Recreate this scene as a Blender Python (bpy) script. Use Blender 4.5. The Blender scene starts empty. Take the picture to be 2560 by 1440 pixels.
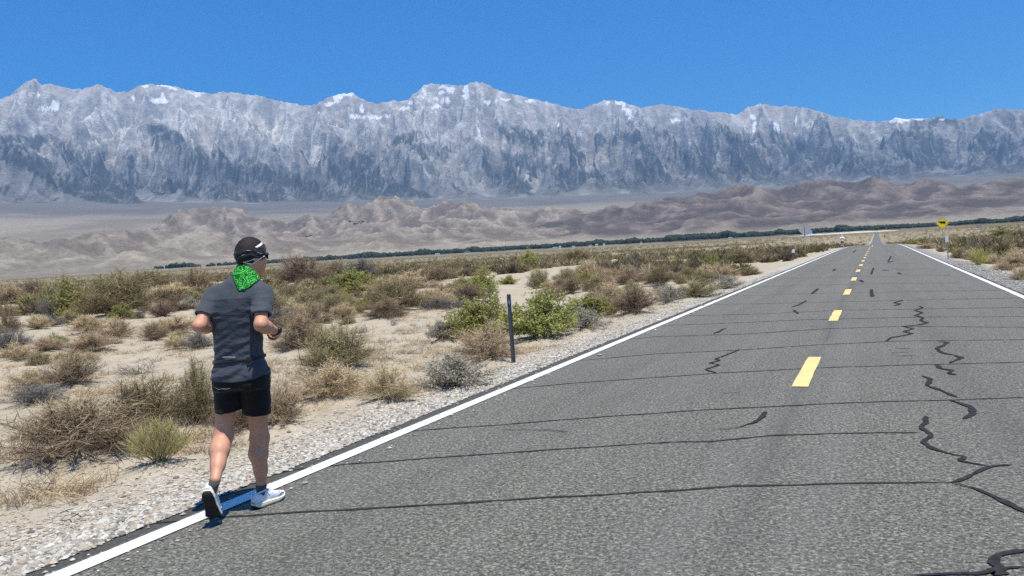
import bpy, math, random
import numpy as np
from mathutils import Matrix, Vector
random.seed(7); np.random.seed(7)
S = bpy.context.scene
COL = S.collection
R = math.radians

# ------------------------------------------------------------------ camera, sky, sun, exposure
F_PX, EYE = 2060.0, 1.60                       # focal length in pixels of a 2560 px wide frame, eye height
YAW, PITCH, ROLL = R(24.0), R(2.36), R(3.15)
cam_d = bpy.data.cameras.new('camera'); cam = bpy.data.objects.new('camera', cam_d); COL.objects.link(cam)
cam_d.sensor_width = 36.0; cam_d.lens = F_PX / 2560 * 36.0
cam_d.clip_start = 0.05; cam_d.clip_end = 80000.0
FW = np.array([-math.sin(YAW) * math.cos(PITCH), math.cos(YAW) * math.cos(PITCH), -math.sin(PITCH)])
R0 = np.array([math.cos(YAW), math.sin(YAW), 0.0]); U0 = np.cross(R0, FW)
RT = math.cos(ROLL) * R0 - math.sin(ROLL) * U0
UP = math.cos(ROLL) * U0 + math.sin(ROLL) * R0
EYEP = np.array([0, 0, EYE])
M = Matrix([[RT[0], UP[0], -FW[0], 0], [RT[1], UP[1], -FW[1], 0], [RT[2], UP[2], -FW[2], EYE], [0, 0, 0, 1]])
cam.matrix_world = M
S.camera = cam

SUN_EL = R(72.0)
SHADOW_DIR = R(57.0)                            # shadows fall this far anticlockwise of the road axis (+Y)
sx, sy = -math.sin(SHADOW_DIR), math.cos(SHADOW_DIR)
sun_to = np.array([-sx * math.cos(SUN_EL), -sy * math.cos(SUN_EL), math.sin(SUN_EL)])   # towards the sun
sun_d = bpy.data.lights.new('sun', 'SUN'); sun = bpy.data.objects.new('sun', sun_d); COL.objects.link(sun)
sun_d.energy = 5.0; sun_d.angle = R(0.53); sun_d.color = (1.0, 0.94, 0.83)
sun.rotation_euler = Vector(sun_to).to_track_quat('Z', 'Y').to_euler()
sun.location = (0, 0, 50)

W = bpy.data.worlds.new('World'); S.world = W; W.use_nodes = True
nt = W.node_tree; nt.nodes.clear()
sky = nt.nodes.new('ShaderNodeTexSky'); sky.sky_type = 'NISHITA'; sky.sun_disc = False
sky.sun_elevation = SUN_EL
sky.sun_rotation = math.atan2(sun_to[0], sun_to[1])
sky.altitude = 1100; sky.air_density = 1.0; sky.dust_density = 0.0; sky.ozone_density = 10.0
bg = nt.nodes.new('ShaderNodeBackground'); bg.inputs['Strength'].default_value = 0.128
wo = nt.nodes.new('ShaderNodeOutputWorld')
hs = nt.nodes.new('ShaderNodeHueSaturation'); hs.inputs['Saturation'].default_value = 1.34     # the clear, deep desert blue
nt.links.new(sky.outputs[0], hs.inputs['Color']); nt.links.new(hs.outputs[0], bg.inputs[0]); nt.links.new(bg.outputs[0], wo.inputs[0])
S.view_settings.view_transform = 'Standard'; S.view_settings.look = 'None'
S.view_settings.gamma = 1.0; S.view_settings.use_curve_mapping = False
S.view_settings.exposure = 0.36
S.render.engine = 'CYCLES'
S.cycles.max_bounces = 6; S.cycles.diffuse_bounces = 3; S.cycles.glossy_bounces = 2
S.cycles.transparent_max_bounces = 8; S.cycles.volume_bounces = 0
S.cycles.use_denoising = False

# ------------------------------------------------------------------ geometry of the view: which world ray passes where
def ray(px, py):
    u = (np.asarray(px, float) - 1280.0) / F_PX; v = (720.0 - np.asarray(py, float)) / F_PX
    return FW + u[..., None] * RT + v[..., None] * UP
def ground_at(px, py, z=0.0):
    d = ray(np.float64(px), np.float64(py)); t = (z - EYE) / d[2]
    return EYEP + d * t
def at_range(px, py, r):
    d = ray(np.asarray(px, float), np.asarray(py, float)); h = np.hypot(d[..., 0], d[..., 1])
    return EYEP + d * (np.asarray(r, float) / h)[..., None]
def project(p):
    q = np.asarray(p) - EYEP
    z = q @ FW
    return 1280 + F_PX * (q @ RT) / z, 720 - F_PX * (q @ UP) / z, z

# ------------------------------------------------------------------ noise
def _h(ix, iy, s):
    n = (ix.astype(np.int64) * 374761393 + iy.astype(np.int64) * 668265263 + s * 1274126177) & 0xFFFFFFFF
    n = ((n ^ (n >> 13)) * 1274126177) & 0xFFFFFFFF
    n = ((n ^ (n >> 16)) * 2246822519) & 0xFFFFFFFF
    return (n ^ (n >> 15)) & 0xFFFFFFFF
def pn(x, y, s=0):
    x = np.asarray(x, float); y = np.asarray(y, float)
    x0 = np.floor(x); y0 = np.floor(y); fx = x - x0; fy = y - y0
    u = fx * fx * fx * (fx * (fx * 6 - 15) + 10); v = fy * fy * fy * (fy * (fy * 6 - 15) + 10)
    def g(ix, iy, dx, dy):
        a = _h(ix, iy, s) * (2 * math.pi / 4294967296.0)
        return np.cos(a) * dx + np.sin(a) * dy
    a = g(x0, y0, fx, fy); b = g(x0 + 1, y0, fx - 1, fy); c = g(x0, y0 + 1, fx, fy - 1); d = g(x0 + 1, y0 + 1, fx - 1, fy - 1)
    return 1.41 * ((a + (b - a) * u) * (1 - v) + (c + (d - c) * u) * v)
def fbm(x, y, o=4, s=0, g=0.5, l=2.03):
    r = 0; a = 1; t = 0
    for i in range(o):
        r = r + a * pn(x, y, s + i * 17); t += a; a *= g; x = x * l + 3.1; y = y * l - 1.7
    return r / t
def ridged(x, y, o=5, s=0, g=0.5, l=2.07):
    r = 0; a = 1; t = 0; w = 1
    for i in range(o):
        n = 1 - np.abs(pn(x, y, s + i * 13)) * 1.6
        n = np.clip(n, 0, 1) ** 2 * w
        w = np.clip(n * 1.8, 0, 1)
        r = r + a * n; t += a; a *= g; x = x * l + 5.3; y = y * l + 2.9
    return r / t
def sstep(a, b, x):
    t = np.clip((x - a) / (b - a), 0, 1); return t * t * (3 - 2 * t)

# ------------------------------------------------------------------ mesh + naming helpers
def me_np(name, V, Fc, mat=None, col=None, smooth=True, extra=None):
    V = np.ascontiguousarray(V, np.float32); Fc = np.ascontiguousarray(Fc, np.int32)
    me = bpy.data.meshes.new(name); k = Fc.shape[1]; m = len(Fc)
    me.vertices.add(len(V)); me.vertices.foreach_set('co', V.ravel())
    me.loops.add(m * k); me.loops.foreach_set('vertex_index', Fc.ravel())
    me.polygons.add(m); me.polygons.foreach_set('loop_start', np.arange(0, m * k, k, dtype=np.int32))
    me.update(calc_edges=True)
    me.polygons.foreach_set('use_smooth', np.full(m, bool(smooth)))
    if col is not None:
        c = np.ones((len(V), 4), np.float32); c[:, :3] = col
        a = me.color_attributes.new('tint', 'FLOAT_COLOR', 'POINT'); a.data.foreach_set('color', c.ravel())
    if mat is not None: me.materials.append(mat)
    me.validate(verbose=False)
    return me
def link(name, me, parent=None, kind=None, label=None, cat=None, group=None, loc=None, rot=None, scl=None):
    o = bpy.data.objects.new(name, me); COL.objects.link(o)
    if parent is not None: o.parent = parent
    if loc is not None: o.location = loc
    if rot is not None: o.rotation_euler = rot
    if scl is not None: o.scale = scl
    if kind: o['kind'] = kind
    if label: o['label'] = label
    if cat: o['category'] = cat
    if group: o['group'] = group
    return o
def obj(name, V, Fc, mat, parent=None, col=None, smooth=True, **k):
    return link(name, me_np(name, V, Fc, mat, col, smooth), parent, **k)
def grid_faces(nr, nc):
    i = np.arange(nr - 1)[:, None] * nc + np.arange(nc - 1)[None, :]
    return np.stack([i, i + 1, i + nc + 1, i + nc], -1).reshape(-1, 4)
class MB:                                       # collects quads/triangles of several shapes into ONE mesh
    def __init__(s): s.v = []; s.f = []; s.n = 0
    def add(s, V, F):
        s.v.append(np.asarray(V, float)); s.f += [tuple(int(i) + s.n for i in f) for f in F]; s.n += len(V); return s
    def box(s, c, d, rz=0.0, M3=None):
        q = np.array([[x, y, z] for z in (-.5, .5) for x, y in ((-.5, -.5), (.5, -.5), (.5, .5), (-.5, .5))]) * np.array(d)
        if M3 is not None: q = q @ np.asarray(M3).T
        elif rz: q = q @ np.array([[math.cos(rz), math.sin(rz), 0], [-math.sin(rz), math.cos(rz), 0], [0, 0, 1]])
        return s.add(q + np.array(c), [(3, 2, 1, 0), (4, 5, 6, 7), (0, 1, 5, 4), (1, 2, 6, 5), (2, 3, 7, 6), (3, 0, 4, 7)])
    def prism(s, poly, y0, y1):                 # outline in x,z extruded along y
        n = len(poly); V = [(x, y0, z) for x, z in poly] + [(x, y1, z) for x, z in poly]
        return s.add(V, [tuple(range(n)), tuple(range(2 * n - 1, n - 1, -1))] + [(i, i + n, (i + 1) % n + n, (i + 1) % n) for i in range(n)])
    def tube(s, pts, rad, n=8):
        V, F = tube(pts, rad, n); return s.add(V, F)
    def mesh(s, name, mat, smooth=False):
        me = bpy.data.meshes.new(name); me.from_pydata(np.concatenate(s.v).tolist(), [], s.f); me.materials.append(mat)
        me.polygons.foreach_set('use_smooth', [bool(smooth)] * len(me.polygons)); me.update(); return me
    def build(s, name, mat, parent=None, smooth=False, **k): return link(name, s.mesh(name, mat, smooth), parent, **k)
def tube(pts, rad, n=8):
    P = np.asarray(pts, float); m = len(P); rad = np.broadcast_to(np.asarray(rad, float), (m,))
    T = np.gradient(P, axis=0); T /= np.linalg.norm(T, axis=1)[:, None] + 1e-12
    up = np.array([0, 0, 1.0]) if abs(T[0, 2]) < .9 else np.array([1.0, 0, 0])
    V = []; nrm = np.cross(T[0], up); nrm /= np.linalg.norm(nrm)
    for i in range(m):
        nrm = nrm - T[i] * (nrm @ T[i]); nrm /= np.linalg.norm(nrm); b = np.cross(T[i], nrm)
        for k in range(n):
            a = 2 * math.pi * k / n; V.append(P[i] + rad[i] * (math.cos(a) * nrm + math.sin(a) * b))
    F = [(i * n + k, i * n + (k + 1) % n, (i + 1) * n + (k + 1) % n, (i + 1) * n + k) for i in range(m - 1) for k in range(n)]
    F += [tuple(range(n - 1, -1, -1)), tuple(range((m - 1) * n, m * n))]
    return np.array(V), F

# ------------------------------------------------------------------ materials
def new_mat(name, rough=0.8, spec=0.3):
    m = bpy.data.materials.new(name); m.use_nodes = True
    b = m.node_tree.nodes['Principled BSDF']
    b.inputs['Roughness'].default_value = rough; b.inputs['Specular IOR Level'].default_value = spec
    return m, m.node_tree, b
class NG:                                       # terse node-graph builder
    def __init__(s, nt): s.nt = nt
    def n(s, t, **k):
        x = s.nt.nodes.new(t)
        for a, v in k.items(): setattr(x, a, v)
        return x
    def set(s, sock, v):
        if hasattr(v, 'is_output') or isinstance(v, bpy.types.NodeSocket): s.nt.links.new(v, sock)
        else: sock.default_value = v
    def pos(s): return s.n('ShaderNodeNewGeometry').outputs['Position']
    def objc(s): return s.n('ShaderNodeTexCoord').outputs['Object']
    def mapping(s, vec, scale=(1, 1, 1), rot=(0, 0, 0)):
        m = s.n('ShaderNodeMapping'); s.set(m.inputs[0], vec); m.inputs['Scale'].default_value = scale; m.inputs['Rotation'].default_value = rot; return m.outputs[0]
    def noise(s, vec, scale, detail=4, rough=0.55, dist=0.0):
        t = s.n('ShaderNodeTexNoise'); s.set(t.inputs['Vector'], vec); t.inputs['Scale'].default_value = scale
        t.inputs['Detail'].default_value = detail; t.inputs['Roughness'].default_value = rough; t.inputs['Distortion'].default_value = dist; return t.outputs['Fac']
    def voro(s, vec, scale, feature='F1', out='Distance', rnd=1.0):
        t = s.n('ShaderNodeTexVoronoi', feature=feature); s.set(t.inputs['Vector'], vec); t.inputs['Scale'].default_value = scale
        t.inputs['Randomness'].default_value = rnd; return t.outputs[out]
    def ramp(s, fac, stops, interp='LINEAR'):
        r = s.n('ShaderNodeValToRGB'); s.set(r.inputs[0], fac); e = r.color_ramp.elements; r.color_ramp.interpolation = interp
        while len(e) < len(stops): e.new(0.5)
        for i, (p, c) in enumerate(stops):
            e[i].position = p; e[i].color = (*c, 1) if not isinstance(c, (int, float)) else (c, c, c, 1)
        return r.outputs[0]
    def mix(s, fac, a, b, mode='MIX'):
        m = s.n('ShaderNodeMix', data_type='RGBA', blend_type=mode); s.set(m.inputs[0], fac)
        s.set(m.inputs[6], (*a, 1) if isinstance(a, tuple) else a); s.set(m.inputs[7], (*b, 1) if isinstance(b, tuple) else b); return m.outputs[2]
    def math(s, op, a, b=0.0, c=None, clamp=False):
        m = s.n('ShaderNodeMath', operation=op, use_clamp=clamp); s.set(m.inputs[0], a); s.set(m.inputs[1], b)
        if c is not None: s.set(m.inputs[2], c)
        return m.outputs[0]
    def bump(s, h, strength, dist, normal=None):
        b = s.n('ShaderNodeBump'); s.set(b.inputs['Height'], h); b.inputs['Strength'].default_value = strength; b.inputs['Distance'].default_value = dist
        if normal is not None: s.set(b.inputs['Normal'], normal)
        return b.outputs[0]
    def attr(s, name='tint'): return s.n('ShaderNodeAttribute', attribute_name=name).outputs['Color']
def solid(name, c, rough=0.7, spec=0.3, metal=0.0, var=0.12, scale=25.0, bump=0.0):
    m, t, b = new_mat(name, rough, spec); g = NG(t)
    f = g.noise(g.objc(), scale, 5)
    lo = tuple(x * (1 - var) for x in c); hi = tuple(min(1, x * (1 + var)) for x in c)
    g.set(b.inputs['Base Color'], g.ramp(f, [(0.3, lo), (0.7, hi)])); b.inputs['Metallic'].default_value = metal
    if bump: g.set(b.inputs['Normal'], g.bump(f, bump, 0.01))
    return m
# ------------------------------------------------------------------ the shape of the land
P_R = np.array([0, 60, 100, 130, 160, 300, 450, 700, 1200, 1900, 2600, 4000, 5000, 6500, 9000, 12000, 14000, 17000])
P_Z = np.array([0, 0, 0, -.10, -.37, -2.0, -3.8, -5.2, -2.0, 4.6, 9.5, 23, 50, 180, 470, 800, 1010, 1300.])
def _pchip(xk, yk):
    h = np.diff(xk); d = np.diff(yk) / h; m = np.zeros_like(yk)
    m[1:-1] = np.where(d[:-1] * d[1:] > 0, 2 * d[:-1] * d[1:] / (d[:-1] + d[1:] + 1e-12), 0); m[0] = d[0]; m[-1] = d[-1]
    def f(x):
        x = np.clip(np.asarray(x, float), xk[0], xk[-1]); i = np.clip(np.searchsorted(xk, x) - 1, 0, len(h) - 1); t = (x - xk[i]) / h[i]
        return ((1 + 2 * t) * (1 - t) ** 2) * yk[i] + t * (1 - t) ** 2 * h[i] * m[i] + t * t * (3 - 2 * t) * yk[i + 1] + t * t * (t - 1) * h[i] * m[i + 1]
    return f
P = _pchip(P_R, P_Z)
P_OFF = _pchip(np.array([0, 150, 300, 500, 900, 1500, 1900, 2600, 1e5]), np.array([0, 0, -.25, -.45, .3, 3.0, 4.6, 9.5, 9.5]))   # the open plain dips less than the road does
XL, XC, XR = -4.15, -0.815, 2.91                # edge line, centre line, edge line across the road (+Y is along it)
EDGE_L, EDGE_R = XL - 0.19, XR + 0.22           # where the asphalt ends
HUMMOCKS = []                                   # (x, y, radius, height) little sand mounds the shrubs stand on
def zroad(x, y): return P(np.abs(y))
def zground(x, y, hum=True):
    x = np.asarray(x, float); y = np.asarray(y, float)
    r = np.hypot(x, y)
    out = np.maximum(EDGE_L - x, x - EDGE_R)    # metres beyond the asphalt edge
    w = sstep(5, 70, out) * (r < 1950); z = P(r) * (1 - w) + P_OFF(r) * w
    near = sstep(1600, 900, r)
    away = sstep(0.9, 4.5, out)
    und = 0.30 * fbm(x / 9.0, y / 9.0, 3, 5) + 0.10 * fbm(x / 2.3, y / 2.3, 3, 9)
    z = z + near * away * (und - 0.10)
    z = z - np.where(out > 0, 0.035 + 0.10 * sstep(0, 2.0, out), 0.0)
    z = z - 0.12 * sstep(0.05, -0.30, out) * (r < 1700)
    if hum:
        for hx, hy, hr, hh in HUMMOCKS:
            m = (np.abs(x - hx) < 2.2 * hr) & (np.abs(y - hy) < 2.2 * hr)
            if m.any():
                d2 = ((x[m] - hx) ** 2 + (y[m] - hy) ** 2) / (hr * hr)
                z[m] += hh * np.exp(-1.2 * d2) * sstep(0.35, 1.3, out[m])
    return z
# ------------------------------------------------------------------ ground materials
def mat_sand():
    m, t, b = new_mat('desert sand', 0.95, 0.15); g = NG(t); p = g.pos()
    big = g.noise(p, 0.22, 5, 0.6); mid = g.noise(p, 1.6, 6, 0.65); fine = g.noise(p, 38, 4, 0.7)
    c = g.ramp(mid, [(0.30, (0.33, 0.265, 0.18)), (0.5, (0.425, 0.37, 0.28)), (0.72, (0.50, 0.45, 0.36))])
    c = g.mix(g.ramp(big, [(0.42, 0.0), (0.62, 0.55)]), c, (0.375, 0.33, 0.255))
    speck = g.voro(p, 26, 'F1'); sp = g.ramp(speck, [(0.10, 1.0), (0.22, 0.0)])
    keep = g.ramp(g.noise(p, 3.1, 3), [(0.5, 0.0), (0.64, 1.0)])
    c = g.mix(g.math('MULTIPLY', g.math('MULTIPLY', sp, keep), 0.75), c, (0.19, 0.155, 0.115))
    straw = g.ramp(g.noise(g.mapping(p, (1, 1, 1)), 5.5, 6, 0.75, 1.2), [(0.55, 0.0), (0.70, 0.65)])
    c = g.mix(straw, c, (0.44, 0.335, 0.20))
    c = g.mix(0.35, c, g.ramp(fine, [(0.3, (0.28, 0.235, 0.165)), (0.7, (0.53, 0.46, 0.345))]))
    # the far plain: scrub too small to tell apart
    sep = t.nodes.new('ShaderNodeVectorMath'); sep.operation = 'LENGTH'; g.set(sep.inputs[0], p)
    far = t.nodes.new('ShaderNodeMapRange'); far.inputs[1].default_value = 130; far.inputs[2].default_value = 700; g.set(far.inputs[0], sep.outputs['Value'])
    scr = g.ramp(g.noise(p, 0.09, 8, 0.75), [(0.36, (0.15, 0.125, 0.065)), (0.5, (0.27, 0.225, 0.135)), (0.64, (0.41, 0.345, 0.245))])
    c = g.mix(far.outputs[0], c, scr)
    # gravel verge along both edges of the asphalt
    xyz = g.n('ShaderNodeSeparateXYZ'); g.set(xyz.inputs[0], p); x = xyz.outputs[0]
    out = g.math('MAXIMUM', g.math('SUBTRACT', EDGE_L, x), g.math('SUBTRACT', x, EDGE_R))
    rag = g.math('ADD', out, g.math('MULTIPLY', g.math('SUBTRACT', g.noise(p, 1.1, 6, 0.7), 0.5), 2.2))
    verge = g.ramp(g.math('MULTIPLY', rag, 0.25), [(0.13, 1.0), (0.34, 0.0)])
    sc = g.n('ShaderNodeSeparateColor'); g.set(sc.inputs[0], g.voro(p, 48, 'F1', 'Color'))
    vd = g.voro(p, 48, 'F1')
    left = g.ramp(sc.outputs[0], [(0.0, (0.20, 0.175, 0.14)), (0.4, (0.39, 0.35, 0.285)), (0.8, (0.54, 0.50, 0.43)), (1.0, (0.66, 0.63, 0.56))])
    right = g.ramp(sc.outputs[0], [(0.0, (0.11, 0.105, 0.095)), (0.5, (0.25, 0.24, 0.22)), (1.0, (0.40, 0.385, 0.36))])
    gc = g.mix(g.math('GREATER_THAN', x, 0.0), left, right)
    c = g.mix(verge, c, gc)
    g.set(b.inputs['Base Color'], c)
    h = g.math('ADD', g.math('MULTIPLY', mid, 2.0), g.math('ADD', g.math('MULTIPLY', fine, 0.35), g.math('MULTIPLY', straw, 0.5)))
    g.set(b.inputs['Normal'], g.bump(h, 0.55, 0.05))
    return m
def mat_asphalt():
    m, t, b = new_mat('aged asphalt', 0.82, 0.35); g = NG(t); p = g.pos()
    a1 = g.noise(p, 44, 4, 0.66, 0.8); a2 = g.noise(p, 150, 2, 0.6); big = g.noise(p, 0.5, 5, 0.6)
    c = g.ramp(a1, [(0.35, (0.022, 0.0215, 0.018)), (0.45, (0.088, 0.085, 0.067)), (0.53, (0.160, 0.155, 0.125)), (0.64, (0.36, 0.35, 0.285))])
    c = g.mix(0.15, c, g.ramp(a2, [(0.35, (.05, .05, .046)), (0.65, (.25, .245, .22))]))
    s = g.n('ShaderNodeSeparateXYZ'); g.set(s.inputs[0], p); x = s.outputs[0]
    # tyre-polished bands along each lane and the darker paving joint beside the centre line
    wv = g.math('ADD', x, g.math('MULTIPLY', g.noise(g.mapping(p, (0.3, 0.08, 1)), 1.0, 4), 0.5))
    joint = g.ramp(g.math('ABSOLUTE', g.math('ADD', wv, 0.56)), [(0.0, 0.60), (0.025, 0.45), (0.05, 0.25), (0.16, 0.0)])
    patchy = g.noise(g.mapping(p, (1.2, 0.35, 1)), 1.0, 5, 0.6)
    joint = g.math('MULTIPLY', joint, g.ramp(patchy, [(0.38, 0.2), (0.6, 1.0)]))
    c = g.mix(joint, c, (0.06, 0.06, 0.057))
    c = g.mix(g.ramp(big, [(0.3, 0.22), (0.55, 0.0)]), c, (0.10, 0.10, 0.096))
    c = g.mix(g.ramp(g.noise(g.mapping(p, (2.2, 0.06, 1)), 1.0, 3), [(0.5, 0.0), (0.75, 0.18)]), c, (0.27, 0.265, 0.25))
    lane = g.math('ABSOLUTE', g.math('SUBTRACT', g.math('ABSOLUTE', g.math('ADD', g.math('ADD', x, 0.815), g.math('MULTIPLY', g.noise(g.mapping(p, (.4, .05, 1)), 1.0, 3), .4))), 1.85))
    c = g.mix(g.math('MULTIPLY', g.ramp(lane, [(0.0, .30), (.5, 0.0)]), g.ramp(g.noise(g.mapping(p, (2.0, .22, 1)), 1.0, 5, .65), [(.4, .15), (.62, 1.0)])), c, (0.075, 0.074, 0.066))   # oil drip along the middle of each lane
    # dark, never trafficked margin outside the edge lines
    ed = g.math('MAXIMUM', g.math('SUBTRACT', XL - 0.02, x), g.math('SUBTRACT', x, XR + 0.02))
    c = g.mix(g.ramp(ed, [(0.0, 0.0), (0.03, 0.75)]), c, (0.05, 0.05, 0.048))
    g.set(b.inputs['Base Color'], c)
    g.set(b.inputs['Normal'], g.bump(g.math('ADD', a1, g.math('MULTIPLY', a2, 0.4)), 0.8, 0.016))
    return m
def mat_paint(name, c, worn):
    m, t, b = new_mat(name, 0.6, 0.4); g = NG(t); p = g.pos()
    n = g.noise(p, 26, 6, 0.7); n2 = g.noise(p, 2.0, 4)
    wear = g.ramp(g.math('ADD', g.math('MULTIPLY', n, 0.75), g.math('MULTIPLY', n2, 0.25)), [(worn, 0.85), (worn + 0.10, 0.0)])
    c0 = g.ramp(n2, [(0.3, tuple(x * 0.93 for x in c)), (0.7, c)])
    g.set(b.inputs['Base Color'], g.mix(wear, c0, (0.16, 0.155, 0.145)))
    g.set(b.inputs['Normal'], g.bump(g.noise(p, 70, 3), 0.4, 0.006))
    return m
M_SAND, M_ASPH = mat_sand(), mat_asphalt()
M_WHITE = mat_paint('white road paint', (0.80, 0.80, 0.78), 0.315)
M_YELL = mat_paint('yellow road paint', (0.86, 0.61, 0.235), 0.34)
def mat_tar():
    m, t, b = new_mat('crack sealing tar', 0.88, 0.15); g = NG(t); p = g.pos()
    g.set(b.inputs['Base Color'], g.ramp(g.noise(p, 18, 5), [(0.3, (0.018, 0.018, 0.019)), (0.7, (0.042, 0.042, 0.042))]))
    g.set(b.inputs['Normal'], g.bump(g.noise(p, 60, 3), 0.3, 0.004)); return m
M_TAR = mat_tar()
# ------------------------------------------------------------------ near ground: one sheet round the viewer, out to the valley
def build_ground():
    az_c = math.atan2(FW[0], FW[1])             # clockwise from +Y
    front = np.linspace(-R(42), R(42), 560); rest = np.linspace(R(42), 2 * math.pi - R(42), 60)[1:-1]
    az = np.concatenate([front, rest, [2 * math.pi - R(42)]]) + az_c
    rr = np.concatenate([[0.05], np.geomspace(0.6, 1650, 300)])
    A, RR = np.meshgrid(az, rr)
    X = RR * np.sin(A); Y = RR * np.cos(A)
    Z = zground(X.ravel(), Y.ravel()).reshape(X.shape)
    V = np.stack([X, Y, Z], -1).reshape(-1, 3)
    obj('desert_ground', V, grid_faces(len(rr), len(az)), M_SAND, kind='structure')
def build_road():
    ys = np.concatenate([np.arange(-14, 40, 0.12), np.arange(40, 170, 0.6), np.geomspace(170, 1900, 60)])
    cols = np.linspace(0, 1, 9)
    le = EDGE_L + 0.045 * fbm(ys * 1.7, ys * 0 + 3.3, 4, 31) + 0.03 * pn(ys * .23, ys * 0, 2)
    re = EDGE_R + 0.05 * fbm(ys * 1.3, ys * 0 + 9.3, 4, 33)
    X = le[:, None] + (re - le)[:, None] * cols[None]; Y = np.repeat(ys[:, None], 9, 1); Z = zroad(X, Y)
    top = np.stack([X, Y, Z], -1)
    # broken edge: skirts that drop into the shoulder on both sides
    l = top[:, :1].copy(); l[..., 2] -= 0.14; l[..., 0] -= 0.02; r = top[:, -1:].copy(); r[..., 2] -= 0.14; r[..., 0] += 0.02
    G = np.concatenate([l, top, r], 1)
    return obj('road', G.reshape(-1, 3), grid_faces(len(ys), 11), M_ASPH, kind='structure', smooth=False)
def strip_line(name, x0, w, y0, y1, mat, parent, dz, step=0.3, jit=0.006, seed=0):
    ys = np.concatenate([np.arange(y0, min(y1, 45), step), np.arange(max(y0, 45), y1, 1.0), [y1]]) if y1 > 45 else np.linspace(y0, y1, max(2, int((y1 - y0) / step) + 1))
    a = x0 + jit * pn(ys * 2.1, ys * 0, seed); b = x0 + w + jit * pn(ys * 2.3, ys * 0 + 5, seed + 1)
    V = np.stack([np.stack([a, ys, zroad(a, ys) + dz], -1), np.stack([b, ys, zroad(b, ys) + dz], -1)], 1)
    return obj(name, V.reshape(-1, 3), grid_faces(len(ys), 2), mat, parent)
def ribbon(name, px, w, dz, parent, seed=0, sub=5, wob=0.012):
    """tar poured along a crack: px = points on the road as seen from the eye, dropped onto the asphalt"""
    pts = np.array([ground_at(x, y)[:2] for x, y in px]); w = np.interp(np.linspace(0, 1, len(pts)), np.linspace(0, 1, len(w)), w) * (.56 if dz > .005 else .8)
    seg = np.concatenate([[0], np.cumsum(np.linalg.norm(np.diff(pts, axis=0), axis=1))]); n = max(8, int(seg[-1] / 0.05)); n = min(n, 260)
    s = np.linspace(0, seg[-1], n); q = np.stack([np.interp(s, seg, pts[:, 0]), np.interp(s, seg, pts[:, 1])], -1); ww = np.interp(s, seg, w)
    q[:, 0] += wob * (pn(s * 2.4, s * 0 + seed, 3) + .6 * pn(s * 9, s * 0 + seed, 13)); q[:, 1] += wob * pn(s * 2.1, s * 0 + seed + 7, 4) * 1.5
    t = np.gradient(q, axis=0); t /= np.linalg.norm(t, axis=1)[:, None] + 1e-9; nn = np.stack([-t[:, 1], t[:, 0]], -1)
    ww = ww * (0.80 + 0.55 * pn(s * 5.3, s * 0 + seed, 11) + .35 * pn(s * 19, s * 0 + seed, 12)); ww[[0, -1]] *= 0.25
    a = q - nn * ww[:, None] / 2; b = q + nn * ww[:, None] / 2
    V = np.stack([np.c_[a, zroad(a[:, 0], a[:, 1]) + dz], np.c_[b, zroad(b[:, 0], b[:, 1]) + dz]], 1).reshape(-1, 3)
    V[:, 2] += np.random.RandomState(seed).uniform(-.001, .001, len(V))
    F = grid_faces(n, 2)
    Nz = np.cross(V[F[:, 1]] - V[F[:, 0]], V[F[:, 2]] - V[F[:, 0]])[:, 2]; F[Nz < 0] = F[Nz < 0][:, ::-1]
    return obj(name, V, F, M_TAR, parent)
road = build_road()
strip_line('edge_line', XL, 0.135, -14, 178, M_WHITE, road, 0.008, seed=3)
strip_line('edge_line', XR - 0.02, 0.135, -14, 172, M_WHITE, road, 0.008, seed=8)
for k in range(15):
    y0 = 9.28 + 7.36 * k
    strip_line('lane_dash', XC - 0.08, 0.165, y0, y0 + 2.34, M_YELL, road, 0.008, jit=0.012, seed=20 + k)
strip_line('lane_dash', XC + 0.10, 0.12, 121, 150, M_YELL, road, 0.008, seed=77)
z7 = lambda L: [(1700 + x / 2.057, 740 + y / 2.057) for x, y in L]
TRANSVERSE = [
    ([(330, 1313), (420, 1305), (500, 1299), (565, 1293), (740, 1282), (1000, 1268), (1250, 1252), (1500, 1238), (1700, 1226), (1860, 1215), (2000, 1213), (2200, 1208), (2390, 1207)], [.03, .045, .05, .045, .05, .035]),
    ([(640, 1197), (740, 1175), (860, 1162), (1050, 1148), (1300, 1130), (1500, 1117), (1700, 1105), (1780, 1104), (1940, 1089), (2100, 1084), (2300, 1082)], [.035, .045, .04, .05, .04]),
    ([(930, 1086), (1070, 1075), (1260, 1062), (1500, 1043), (1780, 1024), (1880, 1020), (2060, 1010), (2200, 1005), (2400, 1000), (2640, 990)], [.03, .04, .045, .06, .04, .035]),
    ([(1270, 973), (1450, 957), (1700, 940), (1800, 933), (2050, 920), (2300, 912), (2600, 905)], [.035, .05, .045, .04]),
    ([(1420, 904), (1640, 885), (1840, 876), (2050, 862), (2250, 853), (2600, 849)], [.035, .05, .045]),
    ([(1560, 850), (1640, 842), (1850, 836), (2070, 822), (2250, 816), (2600, 819)], [.04, .06, .05]),
    ([(1640, 815), (1800, 809), (2000, 800), (2300, 793), (2600, 791)], [.045, .06, .05]),
    ([(1700, 790), (1900, 785), (2100, 776), (2600, 768)], [.05, .06]),
    ([(1780, 762), (2000, 757), (2300, 750), (2600, 744)], [.05, .06]),
    ([(1820, 741), (2030, 734), (2300, 729), (2540, 725)], [.05, .06]),
    ([(1880, 718), (2100, 711), (2400, 707)], [.05, .07]),
    ([(1930, 698), (2130, 692), (2380, 688)], [.05, .07]),
    ([(1970, 680), (2150, 675), (2340, 672)], [.06, .08]),
    ([(2010, 664), (2150, 660), (2310, 657)], [.06, .08])]
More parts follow.
